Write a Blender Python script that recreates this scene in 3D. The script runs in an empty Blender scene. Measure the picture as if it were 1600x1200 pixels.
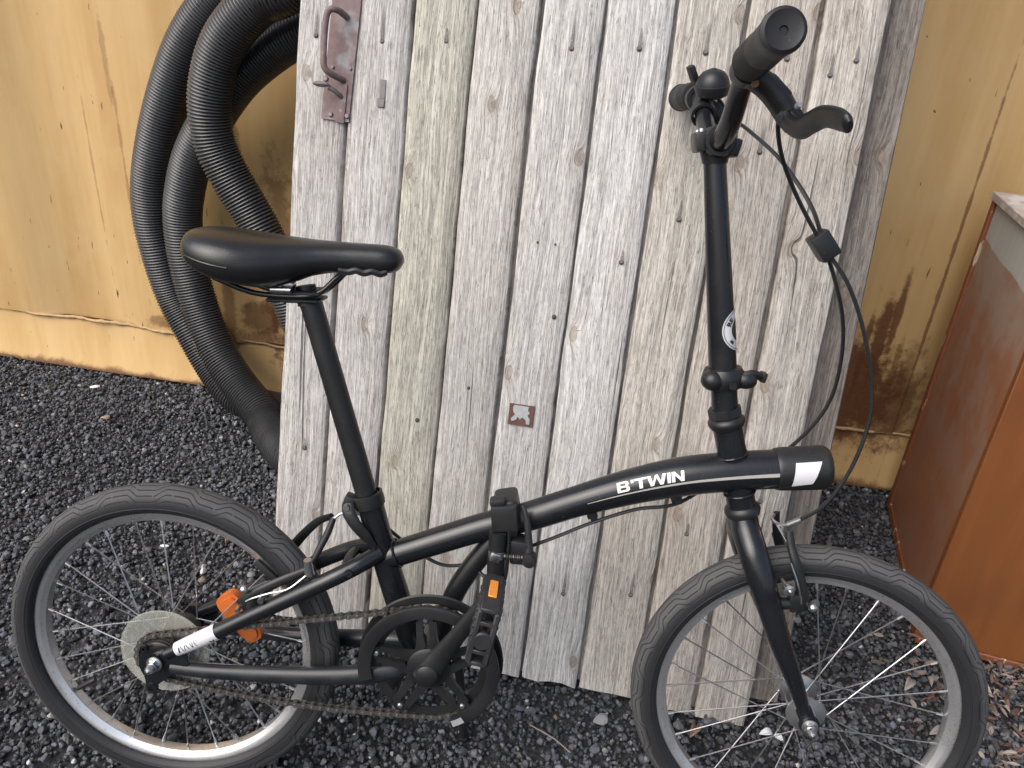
import bpy, bmesh, math, random
import numpy as np
from mathutils import Vector, Matrix, Euler
random.seed(7); RNG = np.random.default_rng(11)
R = math.radians
scene = bpy.context.scene
COL = scene.collection

# ------------------------------------------------------------------ camera, sky, sun, exposure
cam_d = bpy.data.cameras.new('camera'); cam = bpy.data.objects.new('camera', cam_d); COL.objects.link(cam)
scene.camera = cam
yaw, pitch, roll = -.037, .465, -.072
fw = Vector((math.sin(yaw)*math.cos(pitch), math.cos(yaw)*math.cos(pitch), -math.sin(pitch)))
rt0 = Vector((math.cos(yaw), -math.sin(yaw), 0)); dn0 = fw.cross(rt0)
rt = math.cos(roll)*rt0 + math.sin(roll)*dn0; dn = -math.sin(roll)*rt0 + math.cos(roll)*dn0
cam.matrix_world = Matrix.Translation((.509, -.768, 1.132)) @ Matrix((rt, -dn, -fw)).transposed().to_4x4()
cam_d.sensor_width = 36; cam_d.lens = 36*1184.5/1600
cam_d.clip_start = .02; cam_d.clip_end = 500

SUN_DIR = Vector((-.72, -.66, 1.0)).normalized()       # towards the sun
world = bpy.data.worlds.new('World'); scene.world = world; world.use_nodes = True
wn = world.node_tree; wn.nodes.clear()
sky = wn.nodes.new('ShaderNodeTexSky'); sky.sky_type = 'NISHITA'; sky.sun_disc = False
sky.sun_elevation = math.asin(SUN_DIR.z); sky.sun_rotation = math.atan2(SUN_DIR.x, SUN_DIR.y)
sky.dust_density = 4.0; sky.air_density = 1.0; sky.ozone_density = 1.0
hs = wn.nodes.new('ShaderNodeHueSaturation'); hs.inputs['Saturation'].default_value = .85   # cloud cover
bg = wn.nodes.new('ShaderNodeBackground'); bg.inputs['Strength'].default_value = .11
wo = wn.nodes.new('ShaderNodeOutputWorld')
wn.links.new(sky.outputs[0], hs.inputs['Color']); wn.links.new(hs.outputs[0], bg.inputs[0]); wn.links.new(bg.outputs[0], wo.inputs[0])
sun_d = bpy.data.lights.new('sun', 'SUN'); sun_d.energy = 1.4; sun_d.angle = R(60); sun_d.color = (1, .985, .97)
sun = bpy.data.objects.new('sun', sun_d); COL.objects.link(sun)
sun.rotation_euler = SUN_DIR.to_track_quat('Z', 'Y').to_euler(); sun.location = (-2, -3, 5)
vs = scene.view_settings; vs.view_transform = 'Standard'; vs.look = 'None'; vs.gamma = 1; vs.use_curve_mapping = False
vs.exposure = .88

# ------------------------------------------------------------------ node helpers
class NT:
    def __init__(s, name):
        s.m = bpy.data.materials.new(name); s.m.use_nodes = True; s.t = s.m.node_tree; s.t.nodes.clear()
        s.out = s.t.nodes.new('ShaderNodeOutputMaterial'); s.b = s.t.nodes.new('ShaderNodeBsdfPrincipled')
        s.t.links.new(s.b.outputs[0], s.out.inputs[0])
    def put(s, sock, v):
        if v is None: return
        if isinstance(v, bpy.types.NodeSocket): s.t.links.new(v, sock)
        elif isinstance(v, (tuple, list)):
            n = len(sock.default_value); v = tuple(v)
            sock.default_value = (v + (1,))[:n] if len(v) < n else v[:n]
        else: sock.default_value = v
    def set(s, **k):
        for a, v in k.items(): s.put(s.b.inputs[a.replace('_', ' ')], v)
        return s
    def n(s, typ): return s.t.nodes.new('ShaderNode'+typ)
    def math(s, op, a, b=None, c=None, clamp=False):
        n = s.n('Math'); n.operation = op; n.use_clamp = clamp
        for i, v in enumerate((a, b, c)):
            if v is not None: s.put(n.inputs[i], v)
        return n.outputs[0]
    def co(s, which='Object'): return s.n('TexCoord').outputs[which]
    def sep(s, v):
        n = s.n('SeparateXYZ'); s.put(n.inputs[0], v); return n.outputs
    def comb(s, x, y, z):
        n = s.n('CombineXYZ')
        for i, v in enumerate((x, y, z)): s.put(n.inputs[i], v)
        return n.outputs[0]
    def mapv(s, v, scale=(1, 1, 1), loc=(0, 0, 0)):
        n = s.n('Mapping'); s.put(n.inputs['Vector'], v); n.inputs['Scale'].default_value = scale; n.inputs['Location'].default_value = loc
        return n.outputs[0]
    def noise(s, v, scale=5, detail=3, rough=.5, dist=0):
        n = s.n('TexNoise'); s.put(n.inputs['Vector'], v); n.inputs['Scale'].default_value = scale
        n.inputs['Detail'].default_value = detail; n.inputs['Roughness'].default_value = rough; n.inputs['Distortion'].default_value = dist
        return n.outputs[0]
    def voro(s, v, scale=5, feature='F1', dim='3D', out='Distance'):
        n = s.n('TexVoronoi'); n.voronoi_dimensions = dim; n.feature = feature; s.put(n.inputs['Vector'], v); n.inputs['Scale'].default_value = scale
        return n.outputs[out]
    def ramp(s, f, lo, hi, a=0., b=1.):
        n = s.n('MapRange'); n.clamp = True; s.put(n.inputs[0], f)
        n.inputs[1].default_value = lo; n.inputs[2].default_value = hi; n.inputs[3].default_value = a; n.inputs[4].default_value = b
        n.interpolation_type = 'SMOOTHSTEP' if (a, b) == (0., 1.) or True else 'LINEAR'
        return n.outputs[0]
    def mix(s, f, a, b, mode='MIX'):
        n = s.n('Mix'); n.data_type = 'RGBA'; n.blend_type = mode
        s.put(n.inputs['Factor'], f); s.put(n.inputs[6], a); s.put(n.inputs[7], b)
        return n.outputs[2]
    def bump(s, h, strength=.3, dist=.001, normal=None):
        n = s.n('Bump'); s.put(n.inputs['Height'], h); n.inputs['Strength'].default_value = strength; n.inputs['Distance'].default_value = dist
        if normal is not None: s.put(n.inputs['Normal'], normal)
        return n.outputs[0]
    def blob(s, v, centre, radii, noise_f, amt):      # 1 inside an uneven patch
        n = s.n('VectorMath'); n.operation = 'SUBTRACT'; s.put(n.inputs[0], v); n.inputs[1].default_value = centre
        m = s.n('VectorMath'); m.operation = 'DIVIDE'; s.put(m.inputs[0], n.outputs[0]); m.inputs[1].default_value = radii
        l = s.n('VectorMath'); l.operation = 'LENGTH'; s.put(l.inputs[0], m.outputs[0])
        d = s.math('ADD', l.outputs['Value'], s.math('MULTIPLY', s.math('SUBTRACT', noise_f, .5), amt))
        return s.ramp(d, 1.25, .62)

def simple(name, col, rough=.5, metal=0, var=.15, nscale=60, bump=.0, bdist=.0005, spec=.5, dust=0, dustcol=(.2, .19, .18)):
    t = NT(name); v = t.co()
    nz = t.noise(v, nscale, 4, .6); n2 = t.noise(v, nscale*.12, 3, .55)
    c = t.mix(nz, tuple(x*(1-var) for x in col), tuple(min(1, x*(1+var)) for x in col))
    if dust and metal == 0:
        sc = t.noise(t.mapv(v, (3, 1, 1)), 330, 2, .5); c = t.mix(t.ramp(sc, .715, .745, 0., .55), c, (.16, .16, .165))
    if dust:
        up = t.sep(t.n('NewGeometry').outputs['Normal'])[2]
        c = t.mix(t.math('MULTIPLY', t.ramp(n2, .4, .75), dust), c, dustcol)
    t.set(Base_Color=c, Metallic=metal, Specular_IOR_Level=spec)
    t.put(t.b.inputs['Roughness'], t.math('ADD', t.math('MULTIPLY', t.math('SUBTRACT', n2, .5), .35), rough, clamp=True))
    if bump: t.put(t.b.inputs['Normal'], t.bump(nz, bump, bdist))
    return t.m

M = {}
def mats():
    M['paint'] = simple('satin_black_paint', (.0085, .0094, .0115), .25, 0, .2, 90, .03, .0003, .5, .06, (.05, .05, .055))
    M['paint_worn'] = simple('scuffed_black_paint', (.012, .014, .017), .36, 0, .4, 140, .10, .0004, .5, .25, (.07, .08, .09))
    M['plastic'] = simple('black_plastic', (.010, .0105, .0115), .42, 0, .2, 120, .05, .0003, .45, .15, (.045, .045, .047))
    M['rubber'] = simple('grip_rubber', (.011, .011, .012), .55, 0, .2, 150, .15, .0004, .4, .3, (.035, .035, .036))
    M['cable'] = simple('cable_housing', (.012, .012, .013), .33, 0, .1, 60)
    M['alloy'] = simple('alloy', (.56, .57, .58), .34, 1, .12, 80, .05, .0002)
    M['zinc'] = simple('zinc_plated_steel', (.62, .63, .64), .3, 1, .25, 150, .1, .0003)
    M['spoke'] = simple('spoke_steel', (.52, .52, .53), .36, 1, .3, 60)
    M['chain'] = simple('oily_chain_steel', (.14, .132, .125), .40, .75, .4, 300)
    M['hubdark'] = simple('grimy_steel', (.05, .045, .042), .45, .7, .5, 200)
    M['orange'] = simple('orange_reflector_plastic', (.50, .12, .022), .42, 0, .15, 220, .2, .0006, .5, .25, (.25, .12, .05))
    M['amber'] = simple('amber_reflector', (.72, .26, .04), .25, 0, .2, 400, .3, .0005)
    M['white'] = simple('white_sticker', (.62, .62, .64), .45, 0, .08, 60, 0, 0, .5, .35, (.42, .42, .43))
    M['letters'] = simple('letter_print', (.78, .76, .70), .5, 0, .05, 60)
    M['stripe'] = simple('stripe_print', (.36, .34, .31), .45, 0, .08, 60)
    M['ink'] = simple('black_print', (.02, .02, .022), .5)
    M['rust_iron'] = rust()
    M['nail'] = simple('rusted_nail', (.07, .055, .05), .8, .2, .4, 300)
    M['iron_grey'] = simple('grey_iron', (.20, .185, .18), .8, .2, .3, 150, .3, .0005)
    t = NT('nail_stain'); v = t.co(); z = t.sep(v)[2]; n = t.noise(v, 120, 3, .6)
    t.set(Base_Color=(.17, .155, .15), Roughness=.9, Alpha=t.math('MULTIPLY', t.ramp(z, .0, .065, .85, 0.), t.ramp(n, .2, .6, .4, 1.))); M['stain'] = t.m
    M['rust_bolt'] = simple('rusty_bolt', (.22, .11, .06), .7, .4, .4, 300)
    vinyl(); tyre(); rim(); disc(); wood(); container(); hose(); cabinet(); gravel(); leafm()
def rust():
    t = NT('rusted_iron'); v = t.co()
    a = t.noise(v, 90, 5, .65); b = t.noise(v, 22, 3, .6)
    c = t.mix(a, (.12, .075, .072), (.25, .185, .18)); c = t.mix(t.ramp(b, .48, .68), c, (.30, .29, .30))
    t.set(Base_Color=c, Roughness=.75, Metallic=.25, Normal=t.bump(a, .5, .0008)); return t.m
def vinyl():
    t = NT('saddle_vinyl'); v = t.co()
    n = t.voro(v, 420); n2 = t.noise(v, 30, 3, .5)
    t.set(Base_Color=t.mix(n2, (.007, .007, .008), (.012, .012, .013)), Roughness=t.ramp(n2, .2, .8, .28, .40), Normal=t.bump(n, .22, .0004)); M['vinyl'] = t.m
def tyre():
    # uv: x = turns round the wheel, y = position across the tread (-1..1)
    t = NT('tyre_rubber'); u, w, _ = t.sep(t.n('UVMap').outputs[0])
    a = t.math('MULTIPLY', u, 17.)
    fr = t.math('FRACT', a); tri = t.math('ABSOLUTE', t.math('SUBTRACT', fr, .5))           # 0..0.5
    st = t.ramp(tri, .12, .34, 0., 1.)                                                       # stepped zigzag
    aw = t.math('ABSOLUTE', w)
    g = t.math('ADD', t.math('MULTIPLY', aw, 5.6), t.math('MULTIPLY', st, 1.35))
    gf = t.math('ABSOLUTE', t.math('SUBTRACT', t.math('FRACT', g), .5))
    groove = t.ramp(gf, .05, .11, 1., 0.)
    brk = t.ramp(t.math('ABSOLUTE', t.math('SUBTRACT', t.math('FRACT', t.math('ADD', a, t.math('MULTIPLY', t.math('FLOOR', g), .31))), .5)), .475, .49, 1., 0.)
    band = t.ramp(aw, .60, .66, 1., 0.)
    groove = t.math('MULTIPLY', t.math('MULTIPLY', groove, band), brk)
    v = t.co(); nz = t.noise(v, 220, 4, .6); nb = t.noise(v, 14, 3, .6)
    tread = t.mix(t.math('ADD', t.math('MULTIPLY', nz, .5), t.math('MULTIPLY', nb, .5)), (.046, .046, .048), (.098, .097, .097))
    side = t.mix(nb, (.011, .0115, .0135), (.021, .0215, .023))
    c = t.mix(t.ramp(aw, .40, .66), tread, side)
    c = t.mix(t.math('MULTIPLY', groove, .85), c, (.014, .014, .015))
    rib = t.ramp(t.math('ABSOLUTE', t.math('SUBTRACT', aw, .80)), .012, .03, 1., 0.)
    h = t.math('ADD', t.math('MULTIPLY', groove, -1.), t.math('ADD', t.math('MULTIPLY', nz, .12), t.math('MULTIPLY', rib, .35)))
    t.set(Base_Color=c, Roughness=t.ramp(aw, .4, .9, .82, .52), Specular_IOR_Level=.4, Normal=t.bump(h, .9, .0022)); M['tyre'] = t.m
def rim():
    t = NT('rim_alloy'); v = t.co(); n = t.noise(v, 16, 4, .65); n2 = t.noise(v, 240, 2, .5)
    c = t.mix(n, (.48, .485, .50), (.74, .74, .75)); c = t.mix(t.ramp(n2, .62, .7, 0., .4), c, (.12, .10, .09))
    t.set(Base_Color=c, Metallic=.85, Roughness=t.ramp(n, .3, .7, .40, .24), Normal=t.bump(n2, .06, .0003)); M['rim'] = t.m
def disc():
    t = NT('yellowed_clear_plastic'); v = t.co(); n = t.noise(v, 40, 3, .6)
    t.set(Base_Color=t.mix(n, (.44, .44, .38), (.54, .54, .48)), Roughness=.35, Alpha=.34, Specular_IOR_Level=.5); M['disc'] = t.m
def wood():
    t = NT('weathered_wood'); oi = t.n('ObjectInfo'); rnd = t.math('MULTIPLY', oi.outputs['Random'], 37.)
    x, y, z = t.sep(t.co())
    kv = t.comb(t.math('ADD', t.math('MULTIPLY', x, 7.), rnd), t.math('ADD', t.math('MULTIPLY', z, 3.8), t.math('MULTIPLY', rnd, 1.7)), 0)
    wob = t.noise(t.comb(t.math('MULTIPLY', x, 60.), rnd, t.math('MULTIPLY', z, 25.)), 1., 2)
    d = t.voro(kv, 1., 'F1', '2D')
    d = t.math('ADD', d, t.math('MULTIPLY', t.math('SUBTRACT', wob, .5), .05))
    big = t.noise(t.comb(t.math('MULTIPLY', x, 5.), rnd, t.math('MULTIPLY', z, 1.6)), 1., 2)
    bend = t.math('DIVIDE', .00006, t.math('ADD', t.math('MULTIPLY', d, d), .004))
    gx = t.math('ADD', t.math('ADD', x, bend), t.math('MULTIPLY', big, .035))
    def nz(sx, sz, det=3, ro=.6, dist=0.): return t.noise(t.comb(t.math('MULTIPLY', gx, sx), rnd, t.math('MULTIPLY', z, sz)), 1., det, ro, dist)
    lines = nz(170., 2.2, 3, .6); fine = nz(420., 20., 3, .6, .3); fib = nz(1100., 60., 2, .6); flake = nz(260., 38., 3, .65, .6)
    blot = t.noise(t.comb(t.math('MULTIPLY', x, 12.), rnd, t.math('MULTIPLY', z, 2.6)), 1., 5, .65); speck = t.noise(t.comb(t.math('MULTIPLY', x, 160.), rnd, t.math('MULTIPLY', z, 110.)), 1., 3, .6)
    base = oi.outputs['Color']
    dark = t.mix(1., base, (.66, .645, .64), 'MULTIPLY'); lite = t.mix(1., base, (1.52, 1.52, 1.52), 'MULTIPLY')
    f = t.math('ADD', t.math('ADD', t.math('MULTIPLY', lines, .30), t.math('MULTIPLY', fine, .46)), t.math('ADD', t.math('MULTIPLY', fib, .16), t.math('MULTIPLY', speck, .14)))
    c = t.mix(t.ramp(f, .39, .69), dark, lite)
    c = t.mix(t.ramp(blot, .45, .72, 0., .5), c, t.mix(1., c, (.76, .71, .67), 'MULTIPLY'))
    pit = t.ramp(flake, .40, .34); hi = t.ramp(flake, .62, .68)
    c = t.mix(t.math('MULTIPLY', pit, .4), c, t.mix(1., c, (.58, .52, .50), 'MULTIPLY')); c = t.mix(t.math('MULTIPLY', hi, .45), c, lite)
    c = t.mix(t.ramp(d, .13, .03, 0., .35), c, t.mix(1., c, (.80, .68, .56), 'MULTIPLY'))
    knot = t.ramp(d, .050, .030); c = t.mix(t.math('MULTIPLY', knot, .5), c, (.24, .19, .15))
    core = t.ramp(t.math('ABSOLUTE', t.math('SUBTRACT', d, .046)), .0, .010, .5, 0.); c = t.mix(core, c, (.12, .10, .088))
    crack = t.ramp(nz(95., 1.1, 2, .4), .30, .265); c = t.mix(t.math('MULTIPLY', crack, .75), c, (.075, .068, .064))
    h = t.math('ADD', t.math('ADD', t.math('MULTIPLY', fine, .8), t.math('MULTIPLY', fib, .35)), t.math('ADD', t.math('MULTIPLY', lines, .5), t.math('MULTIPLY', crack, -1.2)))
    h = t.math('ADD', h, t.math('ADD', t.math('MULTIPLY', hi, .35), t.math('MULTIPLY', pit, -.35)))
    t.set(Base_Color=c, Roughness=.86, Specular_IOR_Level=.25, Normal=t.bump(h, 1., .0022)); M['wood'] = t.m
def container():
    t = NT('weathered_yellow_container_paint'); v = t.co(); x, y, z = t.sep(v)
    st = t.noise(t.comb(t.math('MULTIPLY', x, 9.), y, t.math('MULTIPLY', z, .9)), 1., 5, .62)
    bl = t.noise(v, 7, 5, .62); sp = t.noise(t.comb(t.math('MULTIPLY', x, 60.), y, t.math('MULTIPLY', z, 14.)), 1., 3, .55); sm = t.noise(v, 150, 3, .6)
    c = t.mix(t.ramp(st, .32, .68), (.47, .295, .118), (.56, .375, .170))
    c = t.mix(t.ramp(bl, .45, .75, 0., .5), c, (.55, .385, .19))
    c = t.mix(t.ramp(t.noise(t.comb(t.math('MULTIPLY', x, 26.), y, t.math('MULTIPLY', z, 1.3)), 1., 4, .6, .3), .58, .78, 0., .22), c, (.30, .19, .085))
    gap = t.ramp(bl, .40, .58)
    c = t.mix(t.math('MULTIPLY', t.ramp(sp, .675, .70), gap), c, (.13, .055, .022))
    nn = t.noise(v, 15, 6, .72)
    rustc = t.mix(sm, (.055, .020, .010), (.17, .065, .024))
    for ce, ra, am, k in (((1.33, 0, .26), (.13, 1, .17), 1.6, .92), ((1.44, 0, .24), (.10, 1, .12), 1.8, .5), ((1.375, 0, .42), (.020, 1, .12), 1.4, .9), ((1.40, 0, .50), (.010, 1, .12), 1.1, .85), ((1.345, 0, .40), (.009, 1, .12), 1.3, .8), ((1.43, 0, .34), (.010, 1, .10), 1.4, .6), ((1.478, 0, .62), (.0055, 1, .50), 1.5, .7), ((1.47, 0, .28), (.05, 1, .14), 1.5, .6),
                          ((-.16, 0, .30), (.14, 1, .20), 1.7, .72), ((-.26, 0, .40), (.06, 1, .28), 1.8, .6), ((-.08, 0, .38), (.05, 1, .25), 1.8, .5), ((-.36, 0, .60), (.012, 1, .25), 1.5, .6), ((-.20, 0, .45), (.012, 1, .25), 1.4, .8), ((-.12, 0, .40), (.010, 1, .24), 1.4, .8), ((-.29, 0, .33), (.012, 1, .16), 1.4, .8), ((-.33, 0, .24), (.05, 1, .06), 1.7, .7), ((-.42, 0, .30), (.020, 1, .22), 1.6, .6), ((-.70, 0, .93), (.008, 1, .10), 2.2, .35), ((-.69, 0, .66), (.005, 1, .20), 2.4, .4), ((-.81, 0, .6), (.004, 1, .30), 2.6, .35), ((-.13, 0, .52), (.015, 1, .10), 1.3, .8), ((-.64, 0, .20), (.05, 1, .02), 1.6, .6), ((.0, 0, .185), (.6, 1, .03), 1.6, .5)):
        c = t.mix(t.math('MULTIPLY', t.blob(v, ce, ra, nn, am*1.6), k), c, rustc)
    lowedge = t.ramp(t.math('ADD', z, t.math('MULTIPLY', t.math('SUBTRACT', nn, .5), .05)), .020, .004)
    c = t.mix(t.math('MULTIPLY', lowedge, .85), c, rustc)
    c = t.mix(t.ramp(t.noise(t.comb(t.math('MULTIPLY', x, 30.), y, t.math('MULTIPLY', z, 26.)), 1., 3), .745, .77, 0., .8), c, rustc)
    t.set(Base_Color=c, Roughness=t.ramp(bl, .3, .7, .55, .75), Specular_IOR_Level=.35, Normal=t.bump(t.math('ADD', bl, t.math('ADD', t.math('MULTIPLY', sm, .2), t.math('MULTIPLY', sp, .3))), .4, .003)); M['container'] = t.m
    s = NT('old_sealant'); v = s.co(); n = s.noise(v, 60, 4, .6)
    s.set(Base_Color=s.mix(n, (.28, .17, .08), (.56, .38, .20)), Roughness=.75, Normal=s.bump(n, .5, .002)); M['sealant'] = s.m
def hose():
    t = NT('corrugated_hose_plastic'); u, w, _ = t.sep(t.n('UVMap').outputs[0])          # u turn, w rib number
    fw_ = t.math('FRACT', w); par = t.math('FRACT', t.math('MULTIPLY', t.math('FLOOR', w), .5))
    slot = None
    for a in (.08, .41, .75):
        m = t.math('MULTIPLY', t.ramp(t.math('ABSOLUTE', t.math('SUBTRACT', u, a)), .014, .020, 1., 0.), t.ramp(t.math('ABSOLUTE', t.math('SUBTRACT', fw_, .5)), .14, .2, 1., 0.))
        slot = m if slot is None else t.math('MAXIMUM', slot, m)
    slot = t.math('MULTIPLY', slot, t.ramp(par, .2, .3))
    n = t.noise(t.co(), 16, 4, .6)
    c = t.mix(n, (.028, .029, .032), (.058, .058, .060))
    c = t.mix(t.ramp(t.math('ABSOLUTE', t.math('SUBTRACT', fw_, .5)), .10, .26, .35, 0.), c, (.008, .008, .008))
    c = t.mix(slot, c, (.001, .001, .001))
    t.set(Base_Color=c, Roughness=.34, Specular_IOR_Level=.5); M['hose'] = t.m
def cabinet():
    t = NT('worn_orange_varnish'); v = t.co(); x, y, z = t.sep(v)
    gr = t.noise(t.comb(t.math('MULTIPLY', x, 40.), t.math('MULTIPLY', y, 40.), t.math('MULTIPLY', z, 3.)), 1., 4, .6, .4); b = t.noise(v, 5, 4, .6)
    c = t.mix(gr, (.14, .047, .014), (.205, .073, .022)); c = t.mix(t.ramp(b, .45, .7, 0., .4), c, (.115, .04, .017))  # varnish colour set darker, standing in for shade over the cabinet front
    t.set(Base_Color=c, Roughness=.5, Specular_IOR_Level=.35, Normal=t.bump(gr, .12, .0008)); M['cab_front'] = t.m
    t = NT('faded_brown_varnish'); v = t.co(); x, y, z = t.sep(v)       # local: x depth of the side from the back, z height
    gr = t.noise(t.comb(t.math('MULTIPLY', x, 50.), t.math('MULTIPLY', y, 50.), t.math('MULTIPLY', z, 3.)), 1., 4, .6, .4); b = t.noise(v, 8, 4, .6)
    c = t.mix(gr, (.22, .085, .040), (.29, .122, .062))
    c = t.mix(t.math('MULTIPLY', t.ramp(b, .38, .62), t.ramp(z, .15, .65, .25, .8)), c, (.27, .19, .145))
    nn = t.math('MULTIPLY', t.math('SUBTRACT', b, .5), .06)
    pr = t.ramp(t.math('SUBTRACT', t.math('ADD', z, t.math('MULTIPLY', nn, .35)), t.math('SUBTRACT', .735, t.math('MULTIPLY', x, .035))), -.003, .003)
    c = t.mix(t.math('MULTIPLY', t.ramp(z, .50, .74), t.ramp(b, .3, .6, .3, .75)), c, (.30, .235, .195))
    c = t.mix(pr, c, t.mix(gr, (.33, .33, .31), (.44, .44, .42)))
    t.set(Base_Color=c, Roughness=.6, Specular_IOR_Level=.3, Normal=t.bump(gr, .15, .0008)); M['cab_side'] = t.m
    t = NT('chipped_edge'); v = t.co(); a = t.noise(t.mapv(v, (60, 60, 18)), 1., 4, .6)
    t.set(Base_Color=t.mix(t.ramp(a, .60, .64), (.19, .058, .022), (.42, .32, .24)), Roughness=.6, Normal=t.bump(a, .4, .001)); M['cab_edge'] = t.m
def gravel():
    t = NT('gravel_stone'); a = t.n('Attribute'); a.attribute_name = 'stone_colour'; v = t.co(); n = t.noise(v, 260, 4, .65); n2 = t.noise(v, 60, 3, .6)
    c = t.mix(1., a.outputs['Color'], t.mix(n, (.60, .60, .62), (1.4, 1.38, 1.35)), 'MULTIPLY')
    t.set(Base_Color=c, Roughness=t.ramp(n2, .3, .7, .50, .8), Specular_IOR_Level=.5, Normal=t.bump(n, .35, .0012)); M['stone'] = t.m
    t = NT('ground_dirt'); v = t.co(); n = t.noise(v, 90, 5, .7); q = t.voro(v, 95); qc = t.voro(v, 95, out='Color')
    c = t.mix(n, (.018, .018, .020), (.05, .05, .053)); c = t.mix(t.ramp(q, .0, .6), c, (.03, .03, .033))
    t.set(Base_Color=c, Roughness=.9, Normal=t.bump(t.math('SUBTRACT', n, q), .9, .008)); M['dirt'] = t.m
def leafm():
    t = NT('dry_leaf'); a = t.n('Attribute'); a.attribute_name = 'stone_colour'; v = t.co(); n = t.noise(v, 120, 4, .6)
    t.set(Base_Color=t.mix(1., a.outputs['Color'], t.mix(n, (.6, .6, .6), (1.3, 1.3, 1.3)), 'MULTIPLY'), Roughness=.8, Normal=t.bump(n, .3, .001)); M['leaf'] = t.m
mats()

# ------------------------------------------------------------------ mesh helpers
def spline(P, n):
    P = [np.array(p, float) for p in P]
    if len(P) == 2: return [P[0] + (P[1]-P[0])*t for t in np.linspace(0, 1, n)]
    Q = [2*P[0]-P[1]] + P + [2*P[-1]-P[-2]]
    out = []
    seg = len(P)-1
    for k in range(n):
        s = k/(n-1)*seg; i = min(int(s), seg-1); t = s-i
        a, b, c, d = Q[i:i+4]
        out.append(.5*((2*b)+(-a+c)*t+(2*a-5*b+4*c-d)*t*t+(-a+3*b-3*c+d)*t**3))
    return out
def frames(P, up=None):
    P = np.array(P); T = np.gradient(P, axis=0); T /= np.linalg.norm(T, axis=1)[:, None]
    u = np.array(up if up is not None else ([0, 1., 0] if abs(T[0][1]) < .9 else [0, 0, 1.]))
    N = []; n = u - T[0]*(u@T[0]); n /= np.linalg.norm(n)
    for t in T:
        n = n - t*(n@t); n /= np.linalg.norm(n); N.append(n)
    N = np.array(N); return T, N, np.cross(T, N)
class MB:
    def __init__(s): s.v = []; s.f = []; s.uv = []; s.mi = []; s.cm = 0
    def add(s, V, F, uv=None):
        o = len(s.v); s.v.extend([tuple(map(float, p)) for p in V])
        for k, f in enumerate(F):
            s.f.append(tuple(o+i for i in f)); s.mi.append(s.cm)
            s.uv.append(uv[k] if uv else None)
        return s
    def tube(s, P, r, n=None, seg=14, flat=1., up=None, cap=True, closed=False):
        """flat: width along the first frame axis (up) relative to the other"""
        n = n or max(2, (len(P)-1)*8+1 if len(P) > 2 else 2)
        C = spline(P, n); rr = np.interp(np.linspace(0, 1, n), np.linspace(0, 1, len(r)), r) if hasattr(r, '__len__') else np.full(n, r)
        T, N, B = frames(C, up); V = []; F = []
        for i in range(n):
            for k in range(seg):
                a = 2*math.pi*k/seg; V.append(C[i] + rr[i]*(flat*math.cos(a)*N[i] + math.sin(a)*B[i]))
        for i in range(n-1):
            for k in range(seg):
                F.append((i*seg+k, i*seg+(k+1) % seg, (i+1)*seg+(k+1) % seg, (i+1)*seg+k))
        if cap: F.append(tuple(range(seg))[::-1]); F.append(tuple((n-1)*seg+k for k in range(seg)))
        return s.add(V, F)
    def cyl(s, a, b, r0, r1=None, seg=16): return s.tube([a, b], [r0, r1 if r1 is not None else r0], 2, seg)
    def lathe(s, prof, c=(0, 0, 0), axis=(0, 1, 0), seg=48, a0=0, a1=None, closed_prof=False, ref=None):
        """prof: (radius, height along axis)"""
        ax = np.array(axis, float); ax /= np.linalg.norm(ax)
        x = np.array(ref if ref is not None else ([1., 0, 0] if abs(ax[0]) < .9 else [0, 0, 1.])); x = x-ax*(x@ax); x /= np.linalg.norm(x); y = np.cross(ax, x)
        full = a1 is None; a1 = 2*math.pi if full else a1
        m = seg if full else seg+1; V = []; F = []; k = len(prof)
        for i in range(m):
            a = a0+(a1-a0)*i/seg
            for r, h in prof: V.append(np.array(c)+ax*h+r*(math.cos(a)*x+math.sin(a)*y))
        for i in range(seg):
            j = (i+1) % m
            for q in range(k if closed_prof else k-1):
                q2 = (q+1) % k; F.append((i*k+q, j*k+q, j*k+q2, i*k+q2))
        if not full and closed_prof: F.append(tuple(range(k))); F.append(tuple((m-1)*k+q for q in range(k))[::-1])
        return s.add(V, F)
    def box(s, c, size, rot=None, bev=.0, seg=2):
        bm = bmesh.new(); bmesh.ops.create_cube(bm, size=1)
        for v in bm.verts: v.co = Vector((v.co.x*size[0], v.co.y*size[1], v.co.z*size[2]))
        if bev: bmesh.ops.bevel(bm, geom=bm.edges[:], offset=bev, segments=seg, profile=.6, affect='EDGES')
        mat = rot if isinstance(rot, Matrix) else (Euler(rot).to_matrix() if rot else Matrix.Identity(3))
        bm.verts.index_update()
        V = [tuple(mat @ v.co + Vector(c)) for v in bm.verts]; F = [tuple(v.index for v in f.verts) for f in bm.faces]
        bm.free(); return s.add(V, F)
    def prism(s, poly, y0, y1, fn=lambda x, y, z: (x, y, z)):
        n = len(poly); V = [fn(x, y0, z) for x, z in poly]+[fn(x, y1, z) for x, z in poly]
        F = [tuple(range(n)), tuple(range(2*n-1, n-1, -1))]+[(i, i+n, (i+1) % n+n, (i+1) % n) for i in range(n)]
        return s.add(V, F)
    def ball(s, c, r, seg=16, squash=(1, 1, 1)):
        V = []; F = []; m = seg//2
        for i in range(m+1):
            th = math.pi*i/m
            for k in range(seg):
                a = 2*math.pi*k/seg; V.append((c[0]+r*squash[0]*math.sin(th)*math.cos(a), c[1]+r*squash[1]*math.sin(th)*math.sin(a), c[2]+r*squash[2]*math.cos(th)))
        for i in range(m):
            for k in range(seg): F.append((i*seg+k, (i+1)*seg+k, (i+1)*seg+(k+1) % seg, i*seg+(k+1) % seg))
        return s.add(V, F)
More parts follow.
